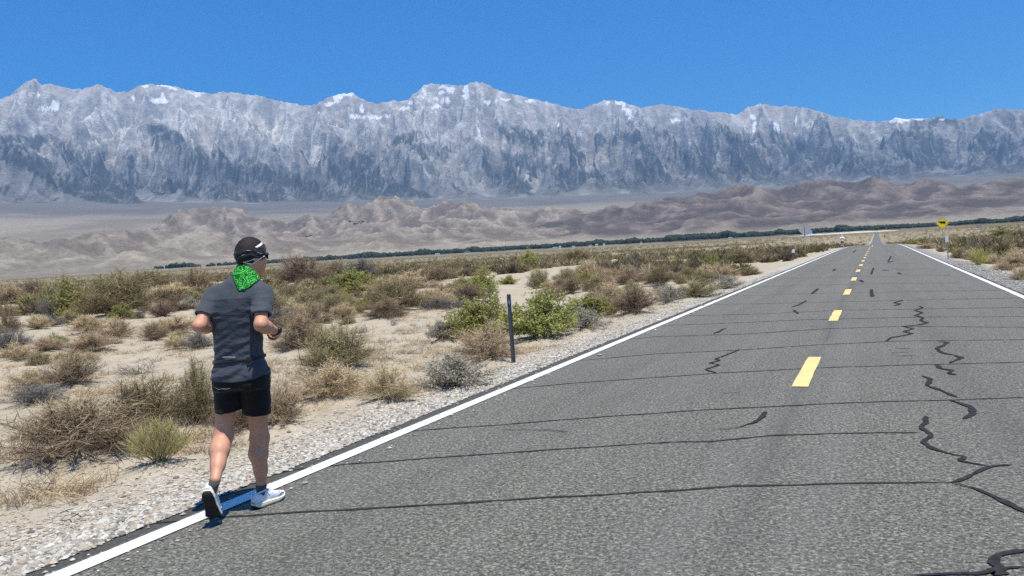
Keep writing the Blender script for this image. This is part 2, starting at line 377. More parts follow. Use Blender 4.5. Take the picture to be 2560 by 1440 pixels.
for i, (L, w) in enumerate(TRANSVERSE): ribbon('crack_seal', L, w, 0.004, road, seed=i * 3)
MEANDER = [
    (z7([(1262, 620), (1265, 655), (1235, 680), (1300, 715), (1240, 755), (1310, 790), (1400, 815), (1475, 830), (1440, 848), (1500, 862), (1600, 878)]), [.10, .10, .09, .08, .06, .09, .05]),
    (z7([(1245, 412), (1290, 430), (1270, 460), (1340, 487), (1425, 522)]), [.08, .12, .10, .08]),
    (z7([(1385, 535), (1440, 555), (1500, 575), (1505, 605), (1460, 635)]), [.06, .10, .14, .10]),
    (z7([(1325, 235), (1385, 240), (1320, 270), (1345, 293), (1410, 305), (1450, 320), (1385, 345)]), [.08, .14, .10, .12, .10]),
    (z7([(1320, 352), (1330, 372), (1405, 385), (1380, 398), (1420, 408)]), [.12, .10]),
    (z7([(1230, 52), (1250, 62), (1205, 75), (1245, 85), (1215, 100), (1250, 115), (1240, 130), (1275, 137), (1230, 150), (1150, 158)]), [.10, .14]),
    (z7([(1140, 155), (1200, 170), (1150, 185), (1195, 195), (1090, 215), (1060, 232)]), [.08, .14, .10]),
    (z7([(1390, 962), (1420, 955), (1500, 915), (1600, 880), (1650, 876), (1715, 874)]), [.06, .08, .07, .05]),
    (z7([(1395, 962), (1450, 975), (1520, 990), (1600, 1030), (1700, 1075), (1790, 1120)]), [.04, .06, .07, .09, .10]),
    (z7([(1790, 1310), (1650, 1335), (1600, 1368), (1650, 1400), (1590, 1428), (1700, 1436)]), [.07, .10, .14, .12]),
    (z7([(1800, 1396), (1640, 1404), (1560, 1436), (1300, 1437), (1180, 1439)]), [.04, .06, .04]),
    (z7([(305, 276), (240, 305), (180, 325), (205, 335), (150, 345), (205, 355), (130, 380), (190, 397)]), [.06, .09, .07]),
    (z7([(237, 166), (175, 195)]), [.08, .14]), (z7([(1110, 270), (1190, 272)]), [.06, .05]), (z7([(1080, 295), (1180, 290)]), [.05, .05]),
    (z7([(1060, 309), (1215, 309)]), [.03, .04]), (z7([(440, 598), (422, 625), (380, 655), (300, 678), (230, 686), (165, 688)]), [.15, .09, .04, .03, .03]),
    ([(1255, 1075), (1330, 1076), (1400, 1078), (1420, 1081)], [.02, .03, .05]), ([(1800, 985), (1850, 983)], [.03, .03]),
    (z7([(648, 25), (615, 45), (575, 58)]), [.14, .10]), (z7([(585, 74), (607, 92)]), [.14, .10]), (z7([(1148, 22), (1100, 36), (1135, 42), (1100, 52)]), [.14, .12]),
    ([(2178, 724), (2181, 742)], [.17, .2]), ([(2178, 686), (2184, 670)], [.16, .14]), ([(2088, 672), (2083, 678)], [.25, .2]),
    ([(2150, 700), (2158, 706)], [.25, .2]), ([(2228, 640), (2220, 655)], [.2, .2]), ([(2233, 653), (2222, 657)], [.25, .2]), ([(2030, 735), (2045, 722)], [.16, .2]),
    ([(2140, 625), (2132, 632)], [.25, .25]), ([(2245, 682), (2252, 686)], [.25, .2]), ([(2205, 676), (2220, 677)], [.2, .2])]
for i, (L, w) in enumerate(MEANDER): ribbon('tar_patch' if len(L) == 2 else 'crack_seal', L, w, 0.0066 + 0.00016 * i, road, seed=100 + i * 3, wob=0.02)
# ------------------------------------------------------------------ far land: valley floor, foothills, fans and the range
def dense_az(n, wide=37.5, side=30):
    az_c = math.atan2(FW[0], FW[1])
    return az_c + np.concatenate([np.linspace(-R(80), -R(wide), side)[:-1], np.linspace(-R(wide), R(wide), n), np.linspace(R(wide), R(80), side)[1:]])
def polar(az, rr):
    A, RR = np.meshgrid(az, rr); return RR * np.sin(A), RR * np.cos(A), RR
def ridge_field(X, Y, base, ridges, shape):
    """height above base: the upper envelope of flanks falling away from ridge lines [(px, py, range) ...] given with their own width"""
    H = np.zeros_like(X); D = np.full_like(X, 1e9)
    for pts, w in ridges:
        q = np.array([at_range(a, b, c) for a, b, c in pts])
        for a, b in zip(q[:-1], q[1:]):
            d = b[:2] - a[:2]; L2 = d @ d + 1e-9
            t = np.clip(((X - a[0]) * d[0] + (Y - a[1]) * d[1]) / L2, 0, 1)
            dist = np.hypot(X - a[0] - t * d[0], Y - a[1] - t * d[1])
            h = np.maximum(a[2] + t * (b[2] - a[2]) - base, 1.0)
            f = h * np.exp(-(dist / w) ** 2 * 1.1) if shape == 'hill' else h * np.clip(1 - dist * w / (1.5 * h), 0, 1) ** 1.5
            H = np.maximum(H, f); D = np.minimum(D, dist)
    return H, D
def PF(X, Y):
    """far land: the valley side lies lower towards the right of the view"""
    r = np.hypot(X, Y); a = np.arctan2(X, Y) - math.atan2(FW[0], FW[1]); s = np.clip(np.tan(np.clip(a, -1.2, 1.2)) * F_PX / 1280, -1.6, 1.6)
    return P(r) * (1 - sstep(4300, 9000, r) * (0.060 + 0.215 * s))
def lerp3(a, b, t): return np.asarray(a)[None] * (1 - t[:, None]) + np.asarray(b)[None] * t[:, None]

def mat_far(name, scale, contrast, bump=0.0, bdist=1.0):
    m, t, b = new_mat(name, 0.95, 0.05); g = NG(t); p = g.pos()
    n = g.noise(p, scale, 8, 0.68)
    c = g.mix(1.0, g.attr(), g.ramp(n, [(0.28, 1 - contrast), (0.72, 1 + contrast * .55)]), 'MULTIPLY')
    g.set(b.inputs['Base Color'], c)
    if bump: g.set(b.inputs['Normal'], g.bump(n, bump, bdist))
    return m
M_VALLEY = mat_far('valley and foothill soil', 0.03, 0.34, 1.0, 16.0)
M_RANGE = mat_far('granite range', 0.007, 0.24, 1.0, 60.0)

def build_valley():
    az = dense_az(760); rr = np.concatenate([np.linspace(1560, 4200, 40)[:-1], np.linspace(4200, 10500, 290)[:-1], np.linspace(10500, 17000, 50)])
    X, Y, RR = polar(az, rr); base = PF(X, Y) - 1.2 * (RR < 2000)
    wx = X + 140 * fbm(X / 700, Y / 700, 3, 41); wy = Y + 140 * fbm(X / 700, Y / 700, 3, 42)
    tan = [
        ([(-300, 600, 5100), (-120, 590, 5100), (0, 592, 5050), (90, 606, 5000), (150, 585, 5100), (210, 572, 5200), (265, 585, 5150), (330, 572, 5300), (400, 576, 5400)], 330),
        ([(400, 576, 5400), (500, 575, 5500), (600, 584, 5400), (700, 580, 5500), (800, 584, 5500), (860, 590, 5400), (930, 576, 5600), (1000, 590, 5500), (1080, 602, 5400)], 340),
        ([(60, 640, 4600), (160, 622, 4650), (240, 640, 4600)], 240), ([(300, 630, 4700), (420, 618, 4700), (520, 634, 4650)], 260),
        ([(640, 626, 4800), (730, 612, 4800), (800, 622, 4750)], 240), ([(900, 604, 4850), (960, 597, 4850), (1020, 612, 4800)], 220),
        ([(1180, 594, 4900), (1290, 585, 5000), (1360, 596, 4900)], 260)]
    mid = [
        ([(425, 552, 7000), (470, 524, 7100), (520, 512, 7100), (560, 512, 7100), (610, 524, 7000), (650, 540, 7000), (690, 556, 6900)], 330),
        ([(800, 530, 7000), (860, 508, 7100), (905, 500, 7150), (935, 486, 7200), (960, 484, 7200), (1000, 494, 7200), (1050, 505, 7100), (1110, 501, 7100), (1160, 504, 7000), (1215, 518, 6900), (1260, 514, 6900), (1330, 524, 6900), (1385, 517, 6900), (1430, 534, 6800)], 380),
        ([(880, 545, 6300), (960, 535, 6300), (1050, 548, 6300), (1130, 540, 6300), (1210, 552, 6300)], 330),
        ([(1010, 572, 5700), (1060, 562, 5700), (1140, 566, 5700), (1250, 560, 5800), (1340, 568, 5700)], 300)]
    brn = [
        ([(1425, 548, 6300), (1470, 533, 6300), (1500, 523, 6300), (1545, 514, 6350), (1600, 517, 6400), (1640, 502, 6600)], 360),
        ([(1640, 502, 6600), (1700, 490, 6800), (1760, 480, 6900), (1830, 468, 7000), (1880, 460, 7000), (1930, 474, 7000), (1980, 468, 7050), (2010, 455, 7100), (2060, 448, 7100), (2110, 442, 7150), (2160, 442, 7150), (2200, 450, 7150), (2240, 444, 7200)], 580),
        ([(2240, 444, 7200), (2290, 454, 7100), (2330, 460, 7100), (2370, 456, 7100), (2440, 452, 7150), (2480, 450, 7150), (2560, 440, 7200), (2700, 430, 7200), (2850, 440, 7200), (3100, 440, 7200)], 560),
        ([(1760, 515, 6000), (1850, 500, 6050), (1950, 512, 6000)], 380), ([(2010, 505, 6100), (2120, 488, 6150), (2230, 500, 6100)], 420),
        ([(2280, 505, 6100), (2400, 492, 6150), (2520, 488, 6150), (2640, 478, 6150)], 420),
        ([(1480, 562, 5500), (1560, 548, 5550), (1650, 556, 5500)], 300), ([(1700, 545, 5500), (1800, 532, 5550), (1880, 545, 5450)], 320),
        ([(1960, 540, 5450), (2080, 522, 5500), (2200, 534, 5450)], 350), ([(2260, 530, 5450), (2390, 520, 5500), (2520, 524, 5450)], 340)]
    fan = [([(1330, 512, 13900), (1450, 478, 14600)], 900), ([(1585, 405, 15200), (1560, 470, 13600)], 700)]
    Ht, Dt = ridge_field(wx, wy, base, tan, 'hill'); Hm, Dm = ridge_field(wx, wy, base, mid, 'hill'); Hb, Db = ridge_field(wx, wy, base, brn, 'hill')
    H = np.maximum(np.maximum(Ht, Hm), Hb)
    rough = ridged(X / 420, Y / 420, 6, 51); lump = ridged(X / 170, Y / 170, 5, 57); crag = fbm(X / 90, Y / 90, 4, 58)
    amp = np.clip(H / 120, 0, 1)
    rocky = np.where(Hm >= np.maximum(Ht, Hb), 1.0, np.where(Ht > Hb, 0.60, 0.42))
    gul = ridged(X / 260 + .3 * rough, Y / 260, 5, 59)
    Z = base + H * (0.74 + 0.38 * rough) + amp * rocky * (38 * (lump - 0.45) + 34 * (gul - .45) + 16 * crag)
    Z = Z + sstep(8500, 10500, RR) * (22 * (ridged(X / 900, Y / 900, 4, 71) - .5))
    global VAL; VAL = (az, rr, Z)
    r_, h_, t_ = RR.ravel(), H.ravel(), np.maximum(Ht, Hm).ravel()
    n = (0.5 + 0.5 * fbm(X / 260, Y / 260, 5, 61)).ravel(); n2 = (0.5 + 0.5 * fbm(X / 900, Y / 1500, 4, 62)).ravel(); ru = rough.ravel()
    c = lerp3((0.33, 0.285, 0.22), (0.235, 0.20, 0.155), sstep(.35, .65, n2))                 # flats
    scrub = sstep(2000, 1600, r_) + sstep(3400, 2400, r_) * 0.6
    c = c * (1 - np.clip(scrub, 0, 1)[:, None]) + lerp3((0.15, 0.135, 0.075), (0.27, 0.23, 0.14), n) * np.clip(scrub, 0, 1)[:, None]
    hill = np.clip(h_ / 40, 0, 1)
    ct = lerp3((0.20, 0.17, 0.13), (0.42, 0.365, 0.28), sstep(.30, .70, n * .5 + ru * .2 + .3 * gul.ravel()))
    cm = lerp3((0.17, 0.14, 0.115), (0.37, 0.315, 0.25), sstep(.28, .70, n * .4 + lump.ravel() * .3 + gul.ravel() * .3))
    cb = lerp3((0.10, 0.083, 0.072), (0.265, 0.215, 0.175), sstep(.28, .74, n * .45 + ru * .3 + gul.ravel() * .25))
    top_ = sstep(.25, .8, n2 * .3 + ru * .7) * sstep(25, 90, h_); ct = ct * (1 - .38 * top_[:, None]) + np.array((.115, .085, .085))[None] * (.38 * top_[:, None])
    lowp = (sstep(60, 8, h_) * sstep(4300, 4500, r_) * sstep(7600, 7000, r_))[:, None] * .75; ct = ct * (1 - lowp) + np.array((.37, .33, .25))[None] * lowp
    isb = sstep(-30, 60, Hb.ravel() - t_)[:, None]; ism = sstep(-20, 30, (Hm - Ht).ravel())[:, None]
    ch = (ct * (1 - ism) + cm * ism) * (1 - isb) + cb * isb
    c = c * (1 - hill[:, None]) + ch * hill[:, None]
    dk = sstep(10300, 10900, r_) * sstep(12300, 11700, r_) * sstep(.40, .55, n2) * 0.6         # dark sage belt at the foot of the fans
    c = c * (1 - dk[:, None]) + np.array((0.16, 0.15, 0.125))[None] * dk[:, None]
    fanc = sstep(8800, 11800, r_)[:, None] * 0.8; c = c * (1 - fanc) + np.array((0.15, 0.142, 0.13))[None] * fanc
    V = np.stack([X, Y, Z], -1).reshape(-1, 3)
    obj('valley_terrain', V, grid_faces(len(rr), len(az)), M_VALLEY, col=c, kind='structure')
    return

CREST = [(-420, 300), (-300, 262), (-180, 270), (-90, 236), (0, 247), (30, 234), (58, 208), (85, 197), (103, 211), (125, 208), (152, 213), (185, 222), (210, 221), (245, 207), (262, 217), (290, 228), (318, 228), (350, 213), (375, 209), (420, 213), (450, 220), (490, 229), (530, 233), (560, 228), (600, 232), (640, 236), (680, 246), (720, 256), (765, 263), (790, 261), (820, 243), (850, 233), (885, 232), (910, 248), (940, 259), (965, 253), (985, 250), (1010, 252), (1040, 231), (1060, 213), (1080, 206), (1100, 209), (1150, 213), (1170, 208), (1190, 203), (1215, 207), (1240, 222), (1270, 232), (1310, 240), (1350, 250), (1400, 262), (1440, 272), (1460, 270), (1490, 256), (1530, 248), (1560, 255), (1600, 268), (1640, 262), (1660, 260), (1700, 268), (1760, 275), (1800, 280), (1840, 285), (1870, 266), (1900, 258), (1930, 262), (1980, 265), (2020, 270), (2050, 280), (2090, 290), (2140, 298), (2200, 303), (2225, 300), (2240, 293), (2270, 295), (2310, 295), (2325, 298), (2350, 288), (2375, 297), (2410, 295), (2440, 286), (2490, 272), (2530, 270), (2570, 276), (2650, 255), (2760, 280), (2880, 250), (3050, 290)]
SNOW = [(215, 0, 0, 0)]
def build_range():
    az = dense_az(1150, 36.5, 14); rr = np.concatenate([np.linspace(13200, 20900, 340), [21300, 22000]])
    X, Y, RR = polar(az, rr)
    base = PF(X, Y) - 40 * sstep(14200, 13300, RR)
    def crest_r(x): return 20000 + 500 * math.sin(x * .004) + 260 * math.sin(x * .013 + 1)
    wx = X + 150 * fbm(X / 1300, Y / 1300, 4, 81) + 60 * fbm(X / 350, Y / 350, 3, 83); wy = Y + 150 * fbm(X / 1300, Y / 1300, 4, 82) + 60 * fbm(X / 350, Y / 350, 3, 84)
    crest = [([(x, y, crest_r(x)) for x, y in CREST], 1.10)]
    # spur ridges: (px, py, range) from high and far to low and near
    sp = [
        [(85, 197, crest_r(85)), (60, 270, 19000), (20, 320, 18000), (-60, 380, 16800), (-150, 450, 15400)],
        [(-160, 330, 16900), (0, 338, 16000), (100, 372, 15600), (200, 425, 15000), (300, 472, 14400), (360, 500, 13900)],
        [(-160, 395, 15300), (0, 378, 15000), (110, 425, 14600), (230, 478, 14200), (345, 512, 13800)],
        [(245, 207, crest_r(245)), (250, 270, 19200), (190, 330, 18300), (160, 390, 17300), (180, 420, 16400)],
        [(375, 209, crest_r(375)), (365, 260, 19300), (372, 308, 17600), (470, 345, 16900), (560, 392, 16200), (690, 432, 15400), (820, 470, 14700), (960, 497, 13900)],
        [(372, 308, 17600), (300, 362, 16900), (255, 410, 16200), (230, 450, 15500)], [(372, 312, 17600), (390, 390, 16600), (420, 440, 15700), (480, 480, 14700)],
        [(560, 392, 16200), (540, 440, 15500), (560, 480, 14700)], [(690, 432, 15400), (640, 470, 14800), (610, 490, 14300)],
        [(560, 228, crest_r(560)), (600, 290, 19000), (650, 350, 18000), (760, 395, 17000), (870, 430, 16000), (980, 462, 15000), (1040, 482, 14300)],
        [(765, 263, crest_r(765)), (790, 320, 19000), (860, 350, 18000), (900, 395, 17000), (960, 420, 16200), (1040, 455, 15200)],
        [(885, 232, crest_r(885)), (880, 290, 19300), (930, 330, 18300), (1000, 360, 17300), (1070, 410, 16200), (1150, 450, 15100), (1190, 472, 14500)],
        [(1080, 206, crest_r(1080)), (1050, 260, 19400), (1010, 300, 18600), (980, 340, 17800)],
        [(1190, 203, crest_r(1190)), (1170, 270, 19300), (1200, 318, 18300), (1180, 370, 17200), (1260, 420, 16000), (1290, 465, 14800)],
        [(1310, 240, crest_r(1310)), (1330, 290, 19200), (1400, 318, 18200), (1420, 370, 17100), (1380, 430, 15900), (1400, 470, 14800)],
        [(1440, 272, crest_r(1440)), (1470, 310, 18900), (1560, 330, 17900), (1600, 380, 16700), (1660, 430, 15500), (1690, 475, 14500)],
        [(1585, 404, 15400), (1500, 445, 14800), (1410, 480, 14200)], [(1585, 404, 15400), (1610, 450, 14600), (1620, 488, 13800)], [(1600, 380, 16700), (1585, 404, 15400)], [(1590, 408, 15300), (1680, 450, 14700), (1770, 484, 14100)],
        [(1530, 248, crest_r(1530)), (1560, 300, 19000), (1660, 325, 18000), (1720, 365, 16900), (1760, 420, 15700), (1830, 455, 14800)],
        [(1700, 268, crest_r(1700)), (1760, 320, 18800), (1830, 350, 17600), (1870, 400, 16400), (1920, 440, 15300)],
        [(1900, 258, crest_r(1900)), (1890, 320, 19000), (1950, 365, 17700), (2010, 410, 16300), (2060, 440, 15200)],
        [(2020, 270, crest_r(2020)), (2060, 330, 18800), (2100, 380, 17400), (2170, 420, 16000), (2240, 450, 15000)],
        [(2240, 293, crest_r(2240)), (2230, 345, 18800), (2270, 390, 17400), (2350, 425, 16000), (2420, 455, 15000)],
        [(2410, 295, crest_r(2410)), (2440, 350, 18700), (2500, 395, 17200), (2540, 440, 15600)],
        [(2530, 270, crest_r(2530)), (2560, 340, 18600), (2650, 390, 17000), (2750, 440, 15500)]]
    Hc, Dc = ridge_field(wx * 0.35 + X * 0.65, wy * 0.35 + Y * 0.65, base, crest, 'spur')
    Hs, Ds = ridge_field(wx, wy, base, [(s, 1.30) for s in sp], 'spur')
    H = np.maximum(Hc, Hs)
    body = sstep(0, 500, H)
    r1 = ridged(wx / 1500, wy / 1500, 6, 91); r2 = ridged(wx / 520, wy / 520, 5, 95); r3 = fbm(X / 150, Y / 150, 4, 99); r4 = ridged(X / 230, Y / 230, 4, 97)
    off = sstep(30, 700, Dc)
    T_ = X * R0[0] + Y * R0[1]; Q_ = -X * R0[1] + Y * R0[0]          # along and across the range: gullies run down the face
    tw = T_ + 420 * fbm(X / 1900, Y / 1900, 3, 151) + 120 * fbm(X / 500, Y / 500, 3, 152)
    r5 = ridged(tw / 520, Q_ / 2300, 5, 153); r6 = ridged(tw / 190 + .5, Q_ / 800, 4, 154)
    Z = base + H + body * off * (560 * (r1 - 0.42) + 170 * (r2 - 0.42) + 330 * (r5 - .42)) + body * (0.35 + 0.65 * off) * (50 * r3 + 70 * (r4 - .45) + 90 * (r6 - .45))
    # colour of the rock, woods and snow
    gx = np.gradient(Z, axis=1) / (np.gradient(X, axis=1) ** 2 + np.gradient(Y, axis=1) ** 2) ** .5
    gr = np.gradient(Z, axis=0) / np.gradient(RR, axis=0)
    up = np.clip((Z - base) / 1700.0, 0, 1.3); alt = Z
    n = 0.5 + 0.5 * fbm(X / 420, Y / 420, 6, 111); n2 = 0.5 + 0.5 * fbm(X / 1500, Y / 1500, 4, 112); nf = 0.5 + 0.5 * fbm(X / 110, Y / 110, 4, 114)
    crk = ridged(X / 300, Y / 300, 5, 131); vein = ridged(wx / 800, wy / 800, 5, 133)
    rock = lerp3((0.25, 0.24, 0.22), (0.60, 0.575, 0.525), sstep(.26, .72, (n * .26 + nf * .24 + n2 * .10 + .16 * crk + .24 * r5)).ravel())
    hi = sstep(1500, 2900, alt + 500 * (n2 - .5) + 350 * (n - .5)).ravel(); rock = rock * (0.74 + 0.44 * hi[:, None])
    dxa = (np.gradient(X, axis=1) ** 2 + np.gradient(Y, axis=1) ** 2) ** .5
    front = (sstep(-60, 140, Hs - Hc) * sstep(19000, 18000, RR + 500 * (n2 - .5)))     # lower spurs painted darker than the granite crest, standing in for depth haze
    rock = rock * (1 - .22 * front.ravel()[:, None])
    k = np.ones(27) / 27; Hsm = np.apply_along_axis(lambda v: np.convolve(np.pad(v, 13, mode='edge'), k, mode='valid'), 1, H)
    gm = np.gradient(Hsm, axis=1) / dxa
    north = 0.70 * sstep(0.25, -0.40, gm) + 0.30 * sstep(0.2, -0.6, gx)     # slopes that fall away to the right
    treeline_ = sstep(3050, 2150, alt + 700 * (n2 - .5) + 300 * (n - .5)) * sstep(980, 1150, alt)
    V = np.stack([X, Y, Z], -1).reshape(-1, 3); px, py, _ = project(V)
    grove = np.zeros(len(V)); jx = 26 * fbm(X / 500, Y / 500, 5, 141).ravel(); jy = 22 * fbm(X / 500 + 7, Y / 500, 5, 142).ravel()
    for a, b, w, h, ang, st in [(640, 440, 330, 42, 16, 1.0), (405, 350, 62, 46, 30, 1.0), (235, 430, 150, 24, 38, 1.0), (560, 482, 260, 24, 5, .8), (150, 448, 230, 24, 25, 1.0), (60, 500, 120, 22, 22, .6), (60, 350, 60, 14, 5, .7), (880, 425, 120, 52, 40, 1.0), (960, 470, 110, 22, 12, .9), (300, 300, 120, 10, 18, .5),
                               (1045, 340, 60, 18, -10, .6), (1100, 375, 80, 18, 0, .6), (1160, 330, 60, 14, 20, .5), (1300, 340, 110, 26, 8, .5), (1480, 352, 140, 20, -3, .8), (1260, 420, 90, 26, 15, .6), (1400, 400, 80, 22, -20, .6), (1290, 465, 60, 14, 10, .6), (1640, 372, 110, 20, 18, .7), (1560, 440, 60, 26, 60, .6),
                               (1730, 405, 150, 26, 20, .8), (1820, 345, 90, 14, 15, .6), (1900, 425, 170, 26, 25, .9), (2010, 370, 120, 18, 18, .8), (2110, 410, 130, 22, 20, .9), (2130, 345, 80, 14, 12, .5), (2240, 432, 160, 20, 20, .9), (2330, 365, 70, 30, 0, .8), (2480, 360, 60, 40, 0, .8), (2400, 420, 120, 20, 14, .9), (2540, 430, 90, 30, 0, .8), (2700, 400, 130, 60, 0, .8)]:
        c_, s_ = math.cos(R(ang)), math.sin(R(ang)); ux, uy = px + jx - a, py + jy - b
        grove = np.maximum(grove, st * sstep(1.25, 0.55, np.hypot((ux * c_ + uy * s_) / w, (-ux * s_ + uy * c_) / h)))
    bare = np.zeros(len(V))                                  # slabs of bare pale granite
    for a, b, w, h, ang in [(300, 335, 150, 34, 18), (530, 372, 100, 26, 30), (640, 318, 150, 30, 14), (790, 380, 60, 26, 40), (1085, 425, 62, 24, 30), (1330, 438, 70, 20, 10), (1450, 402, 100, 34, 12), (1560, 430, 60, 14, 20), (1240, 352, 90, 22, 20), (1790, 392, 100, 18, 24), (1700, 435, 60, 14, 18), (90, 372, 70, 14, 34), (470, 310, 60, 20, 10), (2200, 350, 90, 14, 8), (2060, 445, 60, 12, 12), (380, 440, 40, 14, 20)]:
        c_, s_ = math.cos(R(ang)), math.sin(R(ang)); ux, uy = px + jx - a, py + jy - b
        bare = np.maximum(bare, sstep(1.3, 0.5, np.hypot((ux * c_ + uy * s_) / w, (-ux * s_ + uy * c_) / h)))
    bare = bare * sstep(.30, .55, (n * .5 + .5 * r6).ravel()); rock = rock * (1 + .42 * bare[:, None]); grove = grove * (1 - .75 * bare)
    grove = grove.reshape(X.shape); bare = bare.reshape(X.shape)
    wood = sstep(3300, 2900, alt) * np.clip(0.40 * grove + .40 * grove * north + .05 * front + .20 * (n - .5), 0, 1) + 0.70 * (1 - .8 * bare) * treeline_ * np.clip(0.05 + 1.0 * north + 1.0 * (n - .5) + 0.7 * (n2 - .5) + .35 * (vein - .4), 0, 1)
    nq = 0.5 + 0.5 * fbm(X / 75, Y / 75, 3, 161); treefree = sstep(.50, .64, .5 * nq + .5 * r6)
    wood = sstep(0.27, 0.46, wood * (-.10 + 0.85 * nf + .75 * r6 + .65 * nq)).ravel()[:, None] * 0.85
    gul2 = (sstep(.30, .12, r4) * sstep(1200, 1700, alt) * sstep(.42, .62, n)).ravel()[:, None] * .30       # darker tone along the gullies
    rock = rock * (1 - gul2) + np.array((0.075, 0.075, 0.06))[None] * gul2
    wood = wood * (1 - .70 * treefree.ravel()[:, None])
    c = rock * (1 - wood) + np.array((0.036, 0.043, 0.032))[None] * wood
    sage = (sstep(1350, 1050, alt) * sstep(.35, .6, n)).ravel()[:, None] * 0.55
    c = c * (1 - sage) + np.array((0.13, 0.12, 0.09))[None] * sage
    scree = (sstep(0.36, 0.20, r6 * .5 + r5 * .5) * sstep(1500, 2200, alt) * sstep(.38, .6, n2)).ravel()[:, None] * 0.6
    c = c * (1 - scree) + np.array((0.46, 0.42, 0.37))[None] * scree
    # snow fields lying where the photograph shows them
    V = np.stack([X, Y, Z], -1).reshape(-1, 3)
    px, py, _ = project(V)
    snow = np.zeros(len(V)); wob = 9 * fbm(X / 160, Y / 160, 4, 121).ravel(); wob2 = 9 * fbm(X / 160 + 9, Y / 160, 4, 122).ravel()
    SN = [(78, 233, 5, 4), (97, 236, 4, 5), (120, 272, 24, 5), (140, 262, 8, 12), (362, 214, 8, 5), (410, 214, 20, 5), (432, 221, 10, 4), (398, 252, 22, 6), (405, 244, 5, 14), (488, 233, 10, 5), (495, 238, 6, 6), (335, 245, 4, 10), (575, 270, 6, 4),
          (868, 235, 18, 6), (842, 248, 8, 12), (852, 240, 6, 9), (822, 260, 12, 6), (905, 270, 5, 14), (890, 292, 12, 4), (932, 293, 22, 5), (967, 291, 8, 4), (1010, 272, 12, 5), (1028, 258, 5, 6), (880, 290, 4, 6),
          (1060, 230, 4, 8), (1050, 242, 7, 6), (1112, 218, 12, 5), (1128, 226, 10, 9), (1105, 232, 8, 4), (1165, 222, 5, 14), (1163, 240, 8, 6), (1090, 248, 7, 6), (1105, 250, 4, 9), (1090, 268, 12, 5), (1118, 250, 4, 7), (1218, 256, 6, 7), (1260, 250, 14, 3), (1240, 252, 4, 6), (1325, 253, 10, 4), (1395, 312, 4, 8),
          (1548, 255, 10, 6), (1560, 268, 6, 12), (1570, 282, 6, 10), (1577, 292, 6, 8), (1520, 257, 6, 4), (1690, 300, 8, 4), (1682, 297, 5, 4), (1780, 316, 5, 5), (1882, 293, 4, 9), (1945, 322, 4, 11), (1938, 312, 3, 8), (2105, 347, 8, 4), (1990, 300, 3, 12), (1886, 318, 3, 14),
          (2240, 299, 14, 8), (2262, 299, 12, 6), (2292, 296, 12, 4), (2306, 293, 6, 4), (2355, 298, 6, 3)]
    qx, qy = px + wob, py + wob2
    for a, b, w, h in SN:
        d = ((qx - a) / (w * 1.15)) ** 2 + ((qy - b) / (h * 1.0)) ** 2
        snow = np.maximum(snow, sstep(1.15, 0.75, d))
    snow *= (RR.ravel() > 18600)
    c = c * (1 - snow[:, None]) + np.array((0.88, 0.90, 0.93))[None] * snow[:, None]
    obj('mountain_range', V, grid_faces(len(rr), len(az)), M_RANGE, col=c, kind='structure')

